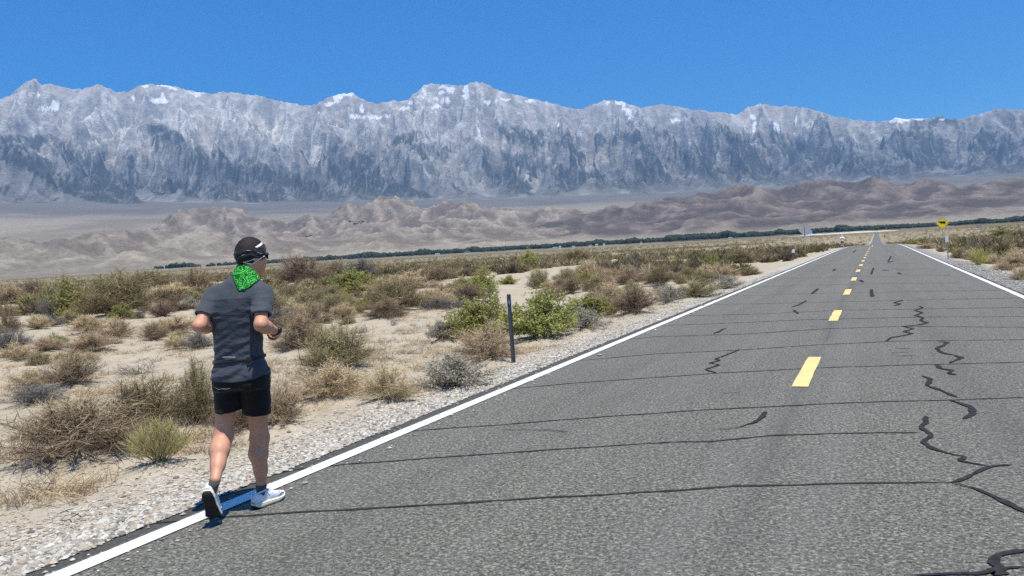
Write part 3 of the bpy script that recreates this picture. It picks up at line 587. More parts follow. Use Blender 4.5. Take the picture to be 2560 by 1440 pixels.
def zvalley(x, y):
    az, rr, Z = VAL; a = math.atan2(x, y); c = math.atan2(FW[0], FW[1])
    while a - c > math.pi: a -= 2 * math.pi
    while a - c < -math.pi: a += 2 * math.pi
    return float(Z[min(len(rr) - 1, int(np.searchsorted(rr, math.hypot(x, y)))), min(len(az) - 1, int(np.searchsorted(az, a)))])
def build_treeline():
    """the wood along the valley floor: thousands of crowns, read as one dark band"""
    rs = np.random.RandomState(5); m = MB()
    ico = [(0, 0, 1), (.89, 0, .45), (.28, .85, .45), (-.72, .53, .45), (-.72, -.53, .45), (.28, -.85, .45), (.72, .53, -.35), (-.28, .85, -.35), (-.89, 0, -.35), (-.28, -.85, -.35), (.72, -.53, -.35)]
    icf = [(0, 1, 2), (0, 2, 3), (0, 3, 4), (0, 4, 5), (0, 5, 1), (1, 6, 2), (2, 7, 3), (3, 8, 4), (4, 9, 5), (5, 10, 1), (6, 7, 2), (7, 8, 3), (8, 9, 4), (9, 10, 5), (10, 6, 1)]
    ico = np.array(ico); Vs, Fs, n0 = [], [], 0
    for i in range(9500):
        px = rs.uniform(380, 2760); t = (px - 380) / 2380
        thick = 0.25 + 0.75 * sstep(480, 1000, px); r = rs.uniform(2900, 4100)
        if rs.rand() > thick: continue
        gap = pn(np.array([px / 60.0]), np.array([r / 260.0]), 7)[0]
        if gap < -0.30 + 0.35 * (px < 900): continue
        h = rs.uniform(10, 20) * (1.0 - .25 * sstep(2100, 2400, px)) * (1 + 0.45 * max(0, pn(np.array([px / 45.0]), np.array([3.3]), 9)[0] * 2)) * (0.7 + .3 * thick); w = h * rs.uniform(.45, .8)
        p = at_range(px, 600, r); z = float(P(r))
        V = ico * (1 + rs.uniform(-.22, .22, (11, 1))) * np.array([w, w, h * .55]) + np.array([p[0], p[1], z + h * .45])
        Vs.append(V); Fs.append(np.array(icf) + n0); n0 += 11
    for i in range(160):                       # scattered groves among the hills on the left
        g = [(90, 592, 5980, 50), (160, 588, 6000, 40), (840, 556, 6420, 45), (900, 558, 6420, 40), (760, 552, 6440, 20), (1700, 585, 4700, 40)][i % 6]
        q = at_range(g[0] + rs.normal() * g[3] * .5, g[1], g[2] + rs.normal() * 40); h = rs.uniform(5, 11)
        V = ico * (1 + rs.uniform(-.25, .25, (11, 1))) * np.array([h * .9, h * .9, h * .6]) + np.array([q[0], q[1], zvalley(q[0], q[1]) + h * .4])
        Vs.append(V); Fs.append(np.array(icf) + n0); n0 += 11
    m_, t, b = new_mat('valley trees', 0.9, 0.1); g = NG(t)
    g.set(b.inputs['Base Color'], g.ramp(g.noise(g.pos(), 0.09, 5, .7), [(.3, (.016, .026, .018)), (.7, (.042, .056, .034))]))
    obj('valley_wood', np.concatenate(Vs), np.concatenate(Fs), m_, kind='stuff', smooth=False)
def build_pale_bank():
    """long bank of pale bare earth below the trees at the end of the road"""
    pxs = np.linspace(1960, 2250, 70); V = []
    for i, x in enumerate(pxs):
        t = i / 69; e = math.sin(math.pi * t) ** .35 if 0 < t < 1 else 0
        hgt = (5.2 * e) * (0.6 + .4 * sstep(0, .35, t)) * (0.85 + .3 * float(pn(np.array([x / 25.]), np.array([1.]), 4)[0]))
        for dr, f in ((-30, 0), (-12, .75), (0, 1.0), (25, .95), (120, .0)):
            r = 2200 + dr; p = at_range(x, 580, r); V.append((p[0], p[1], float(P(r)) - 1.0 + f * hgt))
    m_, t, b = new_mat('pale bare earth', .95, .1); g = NG(t)
    g.set(b.inputs['Base Color'], g.ramp(g.noise(g.pos(), .05, 5), [(.3, (.42, .385, .31)), (.7, (.58, .54, .45))]))
    obj('pale_earth_bank', np.array(V), grid_faces(70, 5), m_, kind='structure', smooth=True)
# ------------------------------------------------------------------ desert plants
def mat_plant(name, trans=0.0, rough=0.85):
    m, t, b = new_mat(name, rough, 0.15); g = NG(t)
    oi = g.n('ShaderNodeObjectInfo')
    hsv = g.n('ShaderNodeHueSaturation'); g.set(hsv.inputs['Color'], g.attr())
    g.set(hsv.inputs['Value'], g.math('MULTIPLY_ADD', oi.outputs['Random'], 0.40, 1.15))
    hsv.inputs['Saturation'].default_value = 0.92
    g.set(hsv.inputs['Hue'], g.math('MULTIPLY_ADD', oi.outputs['Random'], 0.022, 0.489))
    g.set(b.inputs['Base Color'], hsv.outputs[0])
    if trans:
        tr = g.n('ShaderNodeBsdfTranslucent'); g.set(tr.inputs['Color'], hsv.outputs[0])
        mx = g.n('ShaderNodeMixShader'); mx.inputs[0].default_value = trans
        g.set(mx.inputs[1], b.outputs[0]); g.set(mx.inputs[2], tr.outputs[0])
        g.set(t.nodes['Material Output'].inputs[0], mx.outputs[0])
    return m
M_TWIG, M_LEAF = mat_plant('dry twigs', 0.12), mat_plant('desert leaves', 0.25)
def unit(v): return v / (np.linalg.norm(v, axis=-1, keepdims=True) + 1e-9)
def ribbons(rs, A, B, C, w0, w1, c0, c1):
    """n thin tapering blades through A -> B -> C; colours c0 (root) to c1 (tip)"""
    n = len(A); d = unit(C - A); s = unit(np.cross(d, rs.normal(size=(n, 3))))
    w0 = np.broadcast_to(w0, (n,))[:, None]; w1 = np.broadcast_to(w1, (n,))[:, None]; wm = (w0 + w1) / 2
    V = np.stack([A - s * w0, A + s * w0, B - s * wm, B + s * wm, C - s * w1, C + s * w1], 1).reshape(-1, 3)
    k = np.arange(n)[:, None] * 6
    F = np.concatenate([k + np.array([[0, 1, 3, 2]]), k + np.array([[2, 3, 5, 4]])])
    c0 = np.broadcast_to(c0, (n, 3)); c1 = np.broadcast_to(c1, (n, 3)); cm = (c0 + c1) / 2
    return V, F, np.stack([c0, c0, cm, cm, c1, c1], 1).reshape(-1, 3)
def cat(parts):
    V, F, C, n = [], [], [], 0
    for v, f, c in parts: V.append(v); F.append(f + n); C.append(c); n += len(v)
    return np.concatenate(V), np.concatenate(F), np.concatenate(C)
def leaves(rs, Pts, L, Wd, col, up=0.3, jit=0.16):
    n = len(Pts); d = unit(rs.normal(size=(n, 3)) + np.array([0, 0, up])); s = unit(np.cross(d, rs.normal(size=(n, 3))))
    L = (L * rs.uniform(.6, 1.2, n))[:, None]; Wd = (Wd * rs.uniform(.7, 1.2, n))[:, None]
    V = np.stack([Pts, Pts + d * L * .5 - s * Wd, Pts + d * L, Pts + d * L * .5 + s * Wd], 1).reshape(-1, 3)
    F = np.arange(n)[:, None] * 4 + np.arange(4)[None]
    c = np.asarray(col)[None] * (1 + rs.uniform(-jit, jit, (n, 1))) if np.ndim(col) == 1 else col
    return V, F, np.repeat(c, 4, 0)
def shrub(seed, stems=60, subs=45, h=0.8, spread=1.0, elev=(10, 88), sl=(.10, .26), w=.0032, twig_root=(.13, .095, .07), twig_tip=(.36, .29, .19), up=.5,
          leaf=0, leaf_len=.03, leaf_w=.010, leaf_col=(.2, .21, .08), clump=0, lump=0.25, straight=0.0, wood=(.16, .13, .10)):
    """a bush about 1 m wide (radius .5*spread) and h tall: woody stems + twigs, and a separate crown of fine twigs or leaves"""
    rs = np.random.RandomState(seed)
    az = rs.uniform(0, 2 * math.pi, stems); el = np.radians(rs.uniform(elev[0], elev[1], stems))
    D = np.stack([np.cos(az) * np.cos(el), np.sin(az) * np.cos(el), np.sin(el)], -1)
    rad = 0.5 * spread
    shell = 1 / np.sqrt((D[:, 0] ** 2 + D[:, 1] ** 2) / rad ** 2 + (D[:, 2] / h) ** 2)
    lob = 1 + lump * (pn(az * 1.3 + seed, el * 2.2, seed) + .5 * pn(az * 3.1, el * 4.0 + seed, seed + 1)); L = shell * rs.uniform(.78, 1.0, stems) * lob
    base = np.stack([rs.normal(0, .05 * spread, stems), rs.normal(0, .05 * spread, stems), rs.uniform(-.03, .01, stems)], -1)
    bend = rs.normal(0, .10 * (1 - straight), (stems, 3)) * L[:, None]; bend[:, 2] = np.abs(bend[:, 2]) * .6
    tip = base + D * L[:, None]; mid = base + D * L[:, None] * .5 + bend * .6
    wood_mesh = ribbons(rs, base, mid, tip, .006 * rs.uniform(.7, 1.5, stems), .0018, np.asarray(wood) * .8, wood)
    n = stems * subs; k = np.repeat(np.arange(stems), subs); t = rs.uniform(.22, 1.0, n) ** .75
    tt = t[:, None]; p = (1 - tt) ** 2 * base[k] + 2 * tt * (1 - tt) * mid[k] + tt ** 2 * tip[k]
    d = unit(D[k] * (.55 + straight) + rs.normal(size=(n, 3)) * (.85 - .65 * straight) + np.array([0, 0, up * .5]))
    ln = rs.uniform(*sl, n)[:, None] * (0.7 + .5 * spread); q = p + d * ln; mm = p + d * ln * .5 + rs.normal(0, .12, (n, 3)) * ln
    q[:, 2] = np.maximum(q[:, 2], .004); mm[:, 2] = np.maximum(mm[:, 2], .002)
    br = (1 + rs.uniform(-.22, .22, n))[:, None]; tone = rs.uniform(0, 1, n)[:, None]
    age = np.clip((p[:, 2:3] / h) * 1.0 + rs.normal(0, .16, (n, 1)), 0, 1)   # old grey wood low down, young twigs above
    root = np.asarray(twig_root); tc = root * (1 - age) + np.asarray(twig_tip) * age
    fine = ribbons(rs, p, mm, q, w, w * .45, (root * .6 + tc * .4) * br, tc * br)
    crown = [fine]
    if leaf:
        m = rs.randint(0, n, leaf); f = rs.uniform(.3, 1.0, leaf)[:, None]; pts = p[m] + (q[m] - p[m]) * f + rs.normal(0, .008, (leaf, 3))
        hgt = np.clip(pts[:, 2:3] / h, 0, 1); lc = np.asarray(leaf_col)[None] * (1 + rs.uniform(-.2, .2, (leaf, 1)))
        yel = rs.uniform(0, 1, (leaf, 1)) ** 3; lc = lc * (1 - yel * .4) + np.array([.36, .33, .14]) * yel * .4
        crown.append(leaves(rs, pts, leaf_len, leaf_w, lc, up=.5))
    return wood_mesh, cat(crown)
def dead(seed, stems=26, h=.5):
    rs = np.random.RandomState(seed); a, c = shrub(seed, stems, 7, h, 1.0, (5, 60), (.10, .30), .004, (.10, .09, .085), (.24, .21, .18), .3, wood=(.11, .10, .095)); return a, c
KINDS = {
    'brown': [shrub(11 + i, 70, 62, .78, 1, (3, 88), (.07, .18), .0026, (.13, .09, .062), (.36, .275, .155), .55, lump=.3) for i in range(3)],
    'olive': [shrub(31 + i, 70, 62, .82, 1, (5, 88), (.08, .19), .0026, (.14, .108, .06), (.345, .295, .13), .7, lump=.3, leaf=1500, leaf_len=.022, leaf_w=.0035, leaf_col=(.285, .25, .09)) for i in range(3)],
    'straw': [shrub(51 + i, 70, 66, .62, 1, (2, 86), (.06, .16), .0026, (.27, .20, .115), (.56, .435, .255), .35, lump=.3) for i in range(3)],
    'green': [shrub(71 + i, 50, 30, .72, 1, (8, 88), (.08, .18), .0028, (.15, .13, .06), (.26, .25, .08), .7, lump=.45, leaf=12000, leaf_len=.036, leaf_w=.0105, leaf_col=(.235, .232, .058)) for i in range(3)],
    'silver': [shrub(91 + i, 54, 30, .60, 1, (4, 86), (.07, .17), .0030, (.15, .12, .09), (.36, .33, .26), .45, lump=.35, leaf=3200, leaf_len=.034, leaf_w=.011, leaf_col=(.34, .32, .25)) for i in range(2)],
    'slate': [shrub(111 + i, 54, 44, .52, 1, (3, 80), (.08, .2), .0032, (.10, .092, .085), (.24, .225, .19), .4, lump=.3) for i in range(2)],
    'dead': [dead(131 + i) for i in range(2)],
    'broom': [shrub(151, 70, 26, .86, 1, (34, 86), (.12, .30), .0034, (.34, .33, .09), (.54, .53, .13), .9, lump=.2, straight=.85, wood=(.26, .25, .10)),
              shrub(153, 70, 26, .90, .8, (42, 88), (.12, .30), .0034, (.28, .25, .10), (.46, .42, .15), .9, lump=.2, straight=.85, wood=(.24, .21, .13))],
}
MESH = {}
for kname, lst in KINDS.items():
    for i, (a, c) in enumerate(lst):
        leafy = kname in ('green', 'silver', 'broom')
        MESH[kname, i] = (me_np(kname + ' stems', *a[:2], M_TWIG, a[2], False), me_np(kname + ' crown', *c[:2], M_LEAF if leafy else M_TWIG, c[2], False))
NOMH = dict(brown=.82, olive=.86, straw=.66, green=.76, silver=.63, slate=.56, dead=.5, broom=.95)
SPECIES = dict(brown=('twig_shrub', 'shrub'), olive=('twig_shrub', 'shrub'), straw=('dry_shrub', 'dry shrub'), green=('green_shrub', 'green shrub'), silver=('silver_shrub', 'shrub'), slate=('grey_shrub', 'shrub'), dead=('dead_bush', 'dead bush'), broom=('broom_bush', 'shrub'))
TAKEN = []
def plant(kind, var, x, y, w, h, label, group=None, z=None):
    nm, ct = SPECIES[kind]; var %= len(KINDS[kind])
    z = float(zground(np.array([x]), np.array([y]))[0]) if z is None else z
    rs = random.uniform(0, 2 * math.pi)
    root = link(nm, None, loc=(x, y, z - .01), rot=(0, 0, rs), scl=(w, w, h / NOMH[kind]), label=label, cat=ct, group=group)
    root.empty_display_size = .1
    s, c = MESH[kind, var]
    link('wood', s, root); link('crown', c, root)
    TAKEN.append((x, y, w / 2)); return root
# ------------------------------------------------------------------ every shrub the photograph lets one pick out: kind, base (px, py), width and height in photo pixels, label
def land_at(px, py):
    z = 0.0
    for _ in range(12):
        p = ground_at(px, py, z); z = float(zground(np.array([p[0]]), np.array([p[1]]), False)[0])
    return p
NAMED = [
 ('brown', 190, 1158, 300, 158, 'widest purple-brown twiggy shrub, low and tangled, closest to the walking man'),
 ('olive', 365, 1088, 200, 155, 'olive-brown shrub rising behind the yellow-green broom bush'),
 ('olive', 500, 1080, 105, 172, 'tall narrow olive shrub just left of the man\'s dark shorts'),
 ('broom', 405, 1180, 150, 122, 'yellow-green upright broom bush at the gravel edge left of the man\'s legs'),
 ('brown', 602, 1092, 110, 110, 'brown shrub seen between the walking man\'s two thighs'),
 ('straw', 708, 1078, 100, 118, 'tan-brown shrub just right of the man\'s black shorts'),
 ('brown', 183, 970, 118, 88, 'dark brown upright shrub alone on pale sand, with a black shadow at its foot'),
 ('straw', 78, 975, 100, 46, 'orange-straw grass mound beside the dark brown upright shrub'),
 ('slate', 85, 1017, 120, 46, 'low slate-grey shrub sprawled below the orange-straw mound'),
 ('dead', 350, 934, 100, 42, 'flat tangle of dead grey twigs on the open sand left of the man\'s elbow'),
 ('straw', 230, 888, 100, 50, 'fuzzy tan mound behind the dark brown upright shrub'),
 ('slate', 24, 876, 75, 52, 'dark grey shrub cut by the left border of the picture'),
 ('dead', 12, 858, 60, 56, 'bare leaning dead branches at the left border'),
 ('dead', 130, 870, 48, 32, 'small dead twig sprig on sand beside the dark grey border shrub'),
 ('straw', 440, 840, 110, 44, 'pale straw mound touching the man\'s raised left sleeve'),
 ('straw', 445, 877, 62, 40, 'small tan tuft below the pale straw mound by the man\'s arm'),
 ('slate', 498, 878, 62, 46, 'grey-purple shrub partly behind the man\'s left elbow'),
 ('straw', 225, 837, 92, 44, 'tan and grey broken shrub below the bright green one'),
 ('dead', 440, 792, 48, 22, 'short dead snag on bare sand left of the man\'s shoulder'),
 ('slate', 480, 770, 44, 34, 'small grey cushion shrub left of the man\'s shoulder'),
 ('slate', 128, 802, 56, 52, 'grey shrub at the foot of the olive one, left of the bright green shrub'),
 ('olive', 130, 790, 84, 88, 'olive shrub standing between a dark thicket and the bright green shrub'),
 ('green', 192, 797, 88, 92, 'bright yellow-green shrub in the thicket left of the man'),
 ('olive', 300, 794, 165, 112, 'largest olive-brown thicket bush beside the bright green shrub, with bare sand below'),
 ('brown', 82, 760, 82, 66, 'dark brown thicket shrub behind the olive one near the left border'),
 ('straw', 22, 767, 86, 56, 'tan shrub at the left border below the far plain'),
 ('straw', 430, 750, 100, 40, 'low pale straw dome alone in front of the brown skyline shrubs'),
 ('brown', 492, 738, 92, 74, 'brown skyline shrub just left of the man\'s neck'),
 ('olive', 370, 728, 110, 58, 'olive skyline shrub behind the pale straw dome'),
 ('brown', 762, 708, 116, 74, 'round brown skyline shrub right of the man\'s face'),
 ('dead', 722, 690, 42, 62, 'thin dark snag poking above the scrub skyline by the man\'s face'),
 ('brown', 842, 692, 66, 44, 'low brown shrub between the round skyline shrub and the grey one'),
 ('slate', 905, 692, 72, 46, 'dark slate shrub above the lone bright green shrub'),
 ('green', 884, 739, 98, 57, 'lone dome of bright green leaves on pale sand right of the man\'s shoulder'),
 ('olive', 990, 783, 118, 92, 'olive-brown shrub on pale sand, midway between the man and the marker post'),
 ('straw', 1010, 732, 140, 46, 'long straw-coloured shrub behind the olive-brown one'),
 ('brown', 1092, 707, 80, 44, 'dark brown shrub beyond the straw-coloured long one'),
 ('green', 1195, 741, 82, 60, 'green leafy shrub up the slope from the marker post'),
 ('brown', 1170, 757, 96, 46, 'brown-grey shrub leaning on the green leafy one'),
 ('slate', 815, 742, 54, 24, 'small grey-green cushion left of the lone green dome'),
 ('slate', 840, 782, 52, 34, 'blue-grey tuft on open sand near the man\'s sleeve'),
 ('broom', 704, 781, 46, 46, 'small green-tan upright tuft touching the man\'s right sleeve'),
 ('straw', 742, 777, 56, 40, 'straw tuft beside the green-tan upright one'),
 ('brown', 756, 880, 118, 98, 'big purple-brown shrub right behind the man\'s watch hand'),
 ('olive', 850, 934, 172, 116, 'largest grey-olive bush right of the man\'s belt'),
 ('straw', 828, 1002, 158, 86, 'tan open-twigged shrub below the largest grey-olive bush'),
 ('straw', 970, 1010, 120, 98, 'round orange-tan shrub on the gravel edge with a black shadow under it'),
 ('silver', 1138, 968, 165, 92, 'silver-leaved shrub at the gravel edge left of the marker post'),
 ('straw', 1212, 908, 140, 92, 'feathery tan shrub tucked behind the foot of the marker post'),
 ('green', 1205, 850, 130, 112, 'green shrub behind the marker post on its left'),
 ('green', 1350, 854, 160, 108, 'broad bright green shrub right of the marker post'),
 ('green', 1132, 862, 70, 46, 'low green outlier left of the marker post, below the tall green shrub'),
 ('silver', 1104, 864, 66, 48, 'small grey leafy shrub at the end of the green row'),
 ('silver', 1462, 832, 105, 58, 'grey leafy shrub right of the broad bright green one'),
 ('green', 1482, 798, 120, 50, 'long low green shrub above the grey leafy one'),
 ('dead', 1435, 768, 16, 38, 'single dark upright snag above the long low green shrub'),
 ('brown', 1375, 753, 62, 36, 'lone brown mound on pale sand above the marker post'),
 ('dead', 1018, 884, 50, 18, 'black dead twigs lying on the sand left of the grey leafy shrub'),
 ('dead', 982, 814, 26, 30, 'tiny black upright stump below the olive-brown shrub midway to the post'),
 ('dead', 905, 832, 46, 26, 'small dark dead sprig on the open sand flat right of the man'),
 ('brown', 1586, 790, 100, 78, 'dark brown ball-shaped shrub standing right against the left verge'),
 ('straw', 1525, 772, 80, 62, 'orange-straw shrub left of the dark ball-shaped one'),
 ('silver', 1672, 762, 74, 44, 'pale grey-tan shrub right of the dark ball-shaped one'),
 ('olive', 1738, 745, 100, 48, 'olive-tan shrub with a yellow-green side at the verge'),
 ('straw', 1570, 718, 70, 52, 'loose tan shrub rising behind the dark ball-shaped one'),
 ('brown', 1630, 698, 56, 36, 'dark brown shrub beyond the loose tan one'),
 ('slate', 1650, 724, 40, 26, 'small dark grey shrub in front of the dark brown one up the slope'),
 ('silver', 1762, 704, 36, 22, 'pale grey dome near the verge, below the yellow-green pair'),
 ('silver', 1818, 722, 68, 36, 'grey speckled shrub at the verge right of the yellow-green pair'),
 ('green', 1778, 690, 56, 34, 'yellow-green shrub left of a brighter green one, far up the verge'),
 ('green', 1812, 670, 44, 22, 'deep green low shrub behind the yellow-green one'),
 ('green', 1800, 698, 40, 28, 'lime shrub in front of the yellow-green one'),
 ('olive', 1738, 650, 50, 36, 'dark olive shrub with a bright patch of sand right of it'),
 ('olive', 1875, 688, 44, 26, 'round olive shrub at the verge with a dark foot'),
 ('olive', 1850, 660, 60, 36, 'pair-topped olive shrub beyond the round one at the verge'),
 ('olive', 1905, 652, 44, 24, 'tan-olive shrub left of the white-topped stake'),
 ('olive', 1440, 656, 66, 38, 'olive-brown shrub far left of the small dark cone-shaped one'),
 ('slate', 1572, 666, 34, 32, 'small dark cone-shaped shrub on a pale rise'),
 ('brown', 1512, 674, 36, 28, 'dark mound left of the small dark cone-shaped shrub'),
 ('straw', 1470, 700, 70, 46, 'tan thicket bush left of the loose tan shrub'),
 ('brown', 1415, 706, 56, 34, 'brown-grey thicket bush left of the tan one'),
 ('olive', 1530, 704, 62, 32, 'olive low bush joining the tan thicket'),
 ('green', 1325, 662, 50, 36, 'green shrub with a dark foot in the middle distance above the post'),
 ('green', 1272, 710, 46, 22, 'low flat green shrub up the slope above the marker post'),
 ('broom', 2446, 662, 44, 44, 'tall yellow-green broom bush across the road with a dark foot'),
 ('olive', 2398, 646, 40, 34, 'olive-tan shrub just right of the white paddle marker across the road'),
 ('straw', 2422, 650, 30, 30, 'tan dome between the paddle marker and the tall broom bush'),
 ('straw', 2512, 676, 46, 26, 'low tan cushion on the gravel across the road'),
 ('straw', 2478, 660, 40, 26, 'pale straw patch right of the tall broom bush across the road'),
 ('olive', 2545, 660, 44, 36, 'tan-olive shrub at the right border across the road'),
 ('straw', 2550, 700, 46, 40, 'straw tuft at the right border nearest the road'),
 ('green', 2508, 590, 44, 24, 'green-topped shrub on the rise across the road near the right border'),
 ('brown', 2548, 593, 40, 24, 'dark brown shrub on the rise at the right border'),
 ('brown', 2460, 608, 34, 22, 'dark purple-brown shrub behind the tall broom bush'),
 ('green', 2302, 610, 46, 18, 'lime-green shrub left of the paddle marker across the road'),
 ('straw', 2315, 622, 44, 16, 'pale tan row shrub at the far verge left of the paddle marker'),
 ('brown', 2352, 630, 20, 20, 'small dark shrub left of the paddle marker post'),
]
plan = []
for kind, px, py, wpx, hpx, label in NAMED:
    p = land_at(px, py); dep = float((p - EYEP) @ FW); s = dep / F_PX
    plan.append((kind, p[0], p[1], wpx * s * 1.28, hpx * s * .93, label))
    if wpx > 55 and kind != 'dead': HUMMOCKS.append((p[0], p[1], max(.35, wpx * s * .6), 0.07 + .05 * wpx * s))
# the many alike shrubs of the open plain, too far off to be told apart one from another
rs6 = np.random.RandomState(66)
az_c = math.atan2(FW[0], FW[1]); crowd = []
def clear_of(x, y, rad):
    if EDGE_L - 1.15 - rad * .7 < x < EDGE_R + 1.5 + rad * .7: return False
    for q in plan:
        if (q[1] - x) ** 2 + (q[2] - y) ** 2 < (0.40 * q[3] + rad * .8) ** 2: return False
    for q in crowd:
        if (q[1] - x) ** 2 + (q[2] - y) ** 2 < (q[3] * .45 + rad * .8) ** 2: return False
    return True
GROUPED = dict(brown=('small brown twiggy shrub among its like on the far sandy flat', 'brown shrubs dotting the sandy flat'),
               olive=('small olive shrub among its like on the far sandy flat', 'olive shrubs dotting the sandy flat'),
               straw=('small straw-coloured shrub among its like on the far sandy flat', 'straw shrubs dotting the sandy flat'),
               green=('small green leafy shrub among its like on the far sandy flat', 'green shrubs dotting the sandy flat'),
               slate=('small slate-grey shrub among its like on the far sandy flat', 'grey shrubs dotting the sandy flat'),
               silver=('small silver-leaved shrub among its like on the far sandy flat', 'silver shrubs dotting the sandy flat'))
tries = 0
while len(crowd) < 190 and tries < 20000:
    tries += 1
    az = az_c + rs6.uniform(-R(34.5), R(33.5)); r = math.sqrt(rs6.uniform(21 ** 2, 47 ** 2)); x, y = r * math.sin(az), r * math.cos(az)
    open_sand = pn(np.array([x / 7.0]), np.array([y / 7.0]), 14)[0]
    if open_sand > (-0.10 if r < 24 else -0.02): continue
    w = rs6.uniform(.45, 1.25) * (1.25 if r > 25 else .9); 
    if not clear_of(x, y, w / 2): continue
    kind = rs6.choice(['brown', 'olive', 'straw', 'green', 'slate', 'silver'], p=[.25, .34, .23, .05, .08, .05])
    crowd.append((kind, x, y, w, w * NOMH[kind] * rs6.uniform(.52, .82), None))
    if w > .8: HUMMOCKS.append((x, y, w * .6, .10))
for i, (kind, x, y, w, h, label) in enumerate(plan): plant(kind, i, x, y, w, h, label)
for i, (kind, x, y, w, h, _) in enumerate(crowd): plant(kind, i, x, y, w, h, *GROUPED[kind])

def scrub_field():
    """the rest of the brush out to the horizon: too many to count"""
    rs = np.random.RandomState(9); parts = []
    pal = np.array([(.215, .165, .09), (.23, .195, .08), (.37, .29, .165), (.22, .21, .06), (.15, .115, .075), (.27, .225, .11)])
    def field(n, r0, r1, nb, size, open_t):
        k = 0; out = []
        az = az_c + rs.uniform(-R(38), R(37), n); r = np.sqrt(rs.uniform(r0 ** 2, r1 ** 2, n)); x, y = r * np.sin(az), r * np.cos(az)
        ok = ((x < EDGE_L - 1.6) | (x > EDGE_R + 2.2)) & (pn(x / 16, y / 16, 15) < open_t)
        x, y, r = x[ok], y[ok], r[ok]; n = len(x); z = zground(x, y, False)
        w = size * rs.uniform(.55, 1.35, n); c = pal[rs.choice(6, n, p=[.24, .30, .18, .08, .10, .10])] * rs.uniform(.45, 1.1, (n, 1))
        m = np.repeat(np.arange(n), nb); N = n * nb
        d = unit(rs.normal(size=(N, 3)) * np.array([1, 1, .7]) + np.array([0, 0, .35])); d[:, 2] = np.abs(d[:, 2])
        rad = (w[m] * .5)[:, None]; q = d * rad * np.array([1, 1, .95]) * rs.uniform(.75, 1.0, (N, 1)); ctr = np.stack([x[m], y[m], z[m]], -1)
        ln = rad * rs.uniform(.5, .95, (N, 1)); dd = unit(d + rs.normal(size=(N, 3)) * .55); s = unit(np.cross(dd, rs.normal(size=(N, 3)))) * ln * rs.uniform(.06, .17, (N, 1))
        a = ctr + q * .55; V = np.stack([a - s, a + s * .6, a + dd * ln], 1).reshape(-1, 3); V[:, 2] = np.maximum(V[:, 2], np.repeat(ctr[:, 2], 3) - .02)
        cc = c[m] * rs.uniform(.75, 1.25, (N, 1)); parts.append((V, np.arange(N * 3).reshape(-1, 3), np.repeat(cc, 3, 0)))
    field(1500, 44, 90, 300, 1.25, .0); field(5200, 88, 200, 75, 1.5, .06); field(8500, 195, 620, 22, 2.0, .25); field(7000, 620, 1640, 12, 3.6, .4)
    V, F, C = cat(parts)
    m = mat_plant('far scrub', .12); obj('desert_scrub', V, F, m, col=C, smooth=False, kind='stuff')
def dry_grass():
    rs = np.random.RandomState(19); parts = []
    n = 11000; az = az_c + rs.uniform(-R(36), R(35), n); r = 3.2 * (38 / 3.2) ** rs.uniform(0, 1, n); x, y = r * np.sin(az), r * np.cos(az)
    ok = ((x < EDGE_L - .75) & (pn(x / 1.6, y / 1.6, 23) + .5 * pn(x / 6, y / 6, 24) > -.10)) | (x > EDGE_R + 1.4); x, y = x[ok], y[ok]; n = len(x)
    z = zground(x, y); nb = 26; m = np.repeat(np.arange(n), nb); N = n * nb; w = (.06 + .22 * rs.uniform(0, 1, n) ** 2.2)[m]
    a = np.stack([x[m] + rs.normal(0, 1, N) * w * .55, y[m] + rs.normal(0, 1, N) * w * .55, z[m] - .005], -1)
    d = unit(np.stack([rs.normal(size=N), rs.normal(size=N), rs.uniform(.2, 1.5, N)], -1)); l = (w * rs.uniform(.5, 1.25, N))[:, None]
    c = np.array([.44, .33, .175]) * rs.uniform(.7, 1.2, (n, 1)); grey = rs.rand(n) < .25; c[grey] = np.array([.22, .19, .15])
    parts.append(ribbons(rs, a, a + d * l * .5, a + d * l + np.array([0, 0, -.2]) * l * .5, .0032, .0012, c[m] * .8, c[m]))
    # fallen twigs and chips
    n = 5200; az = az_c + rs.uniform(-R(36), R(35), n); r = 3.2 * (22 / 3.2) ** rs.uniform(0, 1, n); x, y = r * np.sin(az), r * np.cos(az); ok = (x < EDGE_L - .7) | (x > EDGE_R + 1.2); x, y = x[ok], y[ok]; n = len(x); z = zground(x, y) + .006
    a = np.stack([x, y, z], -1); d = unit(rs.normal(size=(n, 3)) * np.array([1, 1, .12])); l = rs.uniform(.03, .16, (n, 1))
    c = np.array([.17, .135, .10]) * rs.uniform(.5, 1.8, (n, 1)); parts.append(ribbons(rs, a, a + d * l * .5 + np.array([0, 0, .008]), a + d * l, .004, .002, c, c))
    V, F, C = cat(parts); obj('dry_grass', V, F, M_TWIG, col=C, smooth=False, kind='stuff')
